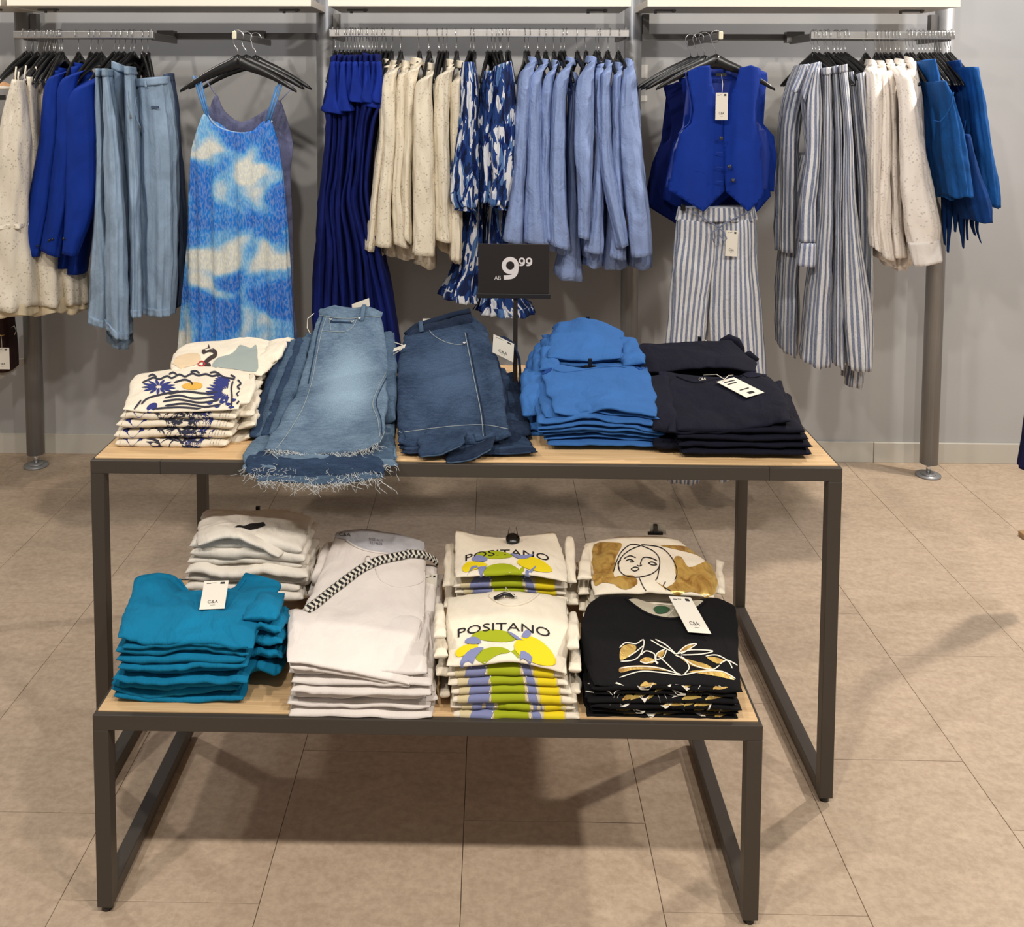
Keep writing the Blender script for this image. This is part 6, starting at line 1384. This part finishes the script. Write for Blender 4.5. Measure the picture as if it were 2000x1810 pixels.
for (u0, v0, u1, v1) in ((.2, .12, .8, .16), (.2, .24, .7, .28), (.25, .62, .75, .66), (.35, .8, .65, .9)):
    g_ = lambda u, v: P4[0] + (P4[1] - P4[0])*u + (P4[3] - P4[0])*v + np.array([0, -.0008, .0014])
    mb.add([g_(u0, v0), g_(u1, v0), g_(u1, v1), g_(u0, v1)], [(0, 1, 2, 3)])
mb.build('small_print', M_INK, tc_)
pile('folded_tshirt', 'top', gn, 'navy top, %s of the back navy pile', 4, 2.60, 2.84, 716, 755, (1250, 1470), (1250, 1490), C_NV, 1080, 1.3, first=1)
sO, oO = top_item('folded_tshirt', 'top', gn, 'navy top with frilled shoulders, topmost of the back navy pile',
    [row(2.56, (1250, 728), (1320, 722), (1400, 718), (1480, 722)), row(2.68, (1246, 704), (1320, 698), (1400, 694), (1470, 704)), row(2.80, (1242, 684), (1300, 680), (1370, 674), (1430, 668), (1474, 700))[:4], row(2.85, (1246, 678), (1280, 676), (1370, 674), (1446, 676))],
    .018, C_NV, 1082, wr=.003, edge=.005)
for k, pts in enumerate(([(1404, 672), (1412, 664), (1424, 656), (1438, 662), (1446, 678), (1452, 690)], [(1240, 678), (1256, 674), (1270, 674), (1280, 682)], [(1448, 690), (1462, 688), (1474, 698), (1468, 706)])):
    pp = [W(x, y + 5, 2.84) for x, y in pts]; MB().tube(pp, .012, 8, rr=[.006] + [.014]*(len(pp) - 2) + [.005]).build('frill', C_NV, oO, True)
clip(oO, W(1366, 670, 2.85), .022)
MB().tube([W(1366, 668, 2.85), W(1376, 664, 2.85), W(1392, 672, 2.85)], .0016, 6).build('plastic_loop', M_CORD, oO, True)

# ================================================================ left edge: low wall shelf with brown bags
e = empty('wall_shelf', (-2.3, 3.85, .46)); tag(e, 'cream shelf low on the wall, cut by the left edge of the photo', 'shelf')
MB().box((-2.9, 3.70, .445), (-1.965, 3.99, .475), .0015).build('board', M_SHELF, e)
MB().box((-2.0, 3.66, .43), (-1.966, 3.70, .476), .001)
M_BRN = cloth('dark_brown_leather', (48, 26, 22), crease=.6, var=.2, rough=.5)
for k, (xa, xb, yy, lb) in enumerate(((-2.20, -2.05, 3.80, 'dark brown handbag carrying a white tag, at the left edge of the photo'), (-2.04, -1.93, 3.84, 'dark brown bag squeezed between the tagged handbag and the post'))):
    s = loft('handbag', [((xa + .01), 0, 0, 0)] * 0 or [tuple(v for v in (proj(np.array([xa + .015, yy, .70]))[0], proj(np.array([xa, yy, .70]))[1], proj(np.array([xb - .01, yy, .70]))[0], proj(np.array([xb, yy, .70]))[1])),
        tuple(v for v in (proj(np.array([xa, yy, .58]))[0], proj(np.array([xa, yy, .58]))[1], proj(np.array([xb, yy, .58]))[0], proj(np.array([xb, yy, .58]))[1])),
        tuple(v for v in (proj(np.array([xa, yy, .476]))[0], proj(np.array([xa, yy, .476]))[1], proj(np.array([xb, yy, .476]))[0], proj(np.array([xb, yy, .476]))[1]))], yy, .07, M_BRN, None, 1100 + k, .002, 3, 20, 36, .003, 4, turn=.3)
    tag(s, lb, 'bag', 'brown bags on the low shelf')
    if k == 0:
        tag_card(s, 'price_tag', W(4, 679, 3.685), (1, 0, 0), (0, 0, -1), .056, .085, string=W(2, 656, 3.70))
    else:
        MB().tube([W(22, 640, 3.745), W(28, 636, 3.745), W(32, 646, 3.745), W(28, 654, 3.745)], .0014, 6).build('clear_loop', M_CHROME, s, True)
    if k == 0:
        MB().tube([W(x, y, 3.71) for x, y in ((-6, 650), (2, 656), (8, 654))], .002, 6).build('buckle', plain('brass', (170, 140, 80), .3, .9), s, True)
# hat on a peg high at the left edge
ht = empty('straw_hat', W(-4, 168, 3.6)); tag(ht, 'tan hat with a white rim band, just entering at the left edge', 'hat')
c0 = W(-14, 172, 3.6)
mb = MB(); n = 32
for (r, z) in ((.075, .0), (.072, .006), (.05, .02), (.02, .028)):
    mb.v += [(c0[0] + r*math.cos(2*math.pi*j/n), c0[1] + r*math.sin(2*math.pi*j/n), c0[2] + z) for j in range(n)]
for i in range(3): mb.f += [(i*n + j, i*n + (j + 1) % n, (i + 1)*n + (j + 1) % n, (i + 1)*n + j) for j in range(n)]
mb.f.append(tuple(3*n + j for j in range(n))); mb.f.append(tuple(range(n))[::-1])
mb.build('crown', cloth('tan_straw', (206, 160, 120), crease=.3), ht, True)
mb = MB(); mb.tube([(c0[0] + .083*math.cos(a), c0[1] + .083*math.sin(a), c0[2] + .002) for a in np.linspace(0, 2*math.pi, 40)], .006, 8, False); mb.build('rim', cloth('white_trim', (236, 230, 220)), ht, True)
mb = MB().box((-2.9, 3.60, 1.553), (-1.953, 3.63, 1.588), .003).build('display_bar', M_BAR); tag(mb, 'grey steel bar ending at the left post, under the tan hat', 'rail')
MB().box((-2.02, 3.63, 1.56), (-2.01, 3.99, 1.58)).build('bar_arm', M_BAR, mb)

# ================================================================ right edge: navy garment and the shoe tip
o = loft('hanging_coat', [(2026, 660, 2048, 660), (2010, 740, 2050, 740), (2002, 800, 2052, 800), (1993, 860, 2054, 860), (1985, 905, 2056, 940)], 3.0, .03, cloth('navy_wool', (22, 24, 56), crease=.2), None, 1200, .004, 4, 30, 40, .002, 2.6)
tag(o, 'dark navy garment hem entering at the right edge', 'garment')
MB().tube([W(2038, 662, 3.0), W(2038, 662, 3.0) + [0, 0, .5]], .012, 12).build('display_stand', M_BAR, o, True)
fb = WZ(2010, 1050, 0)
o = MB().box((fb[0] - .03, fb[1] - .02, .0), (fb[0] + .12, fb[1] + .02, .02), .004).build('stand_foot', plain('tan_wood_foot', (150, 120, 84), .6)); tag(o, 'tan foot of a stand at the right edge, under the navy garment', 'stand')
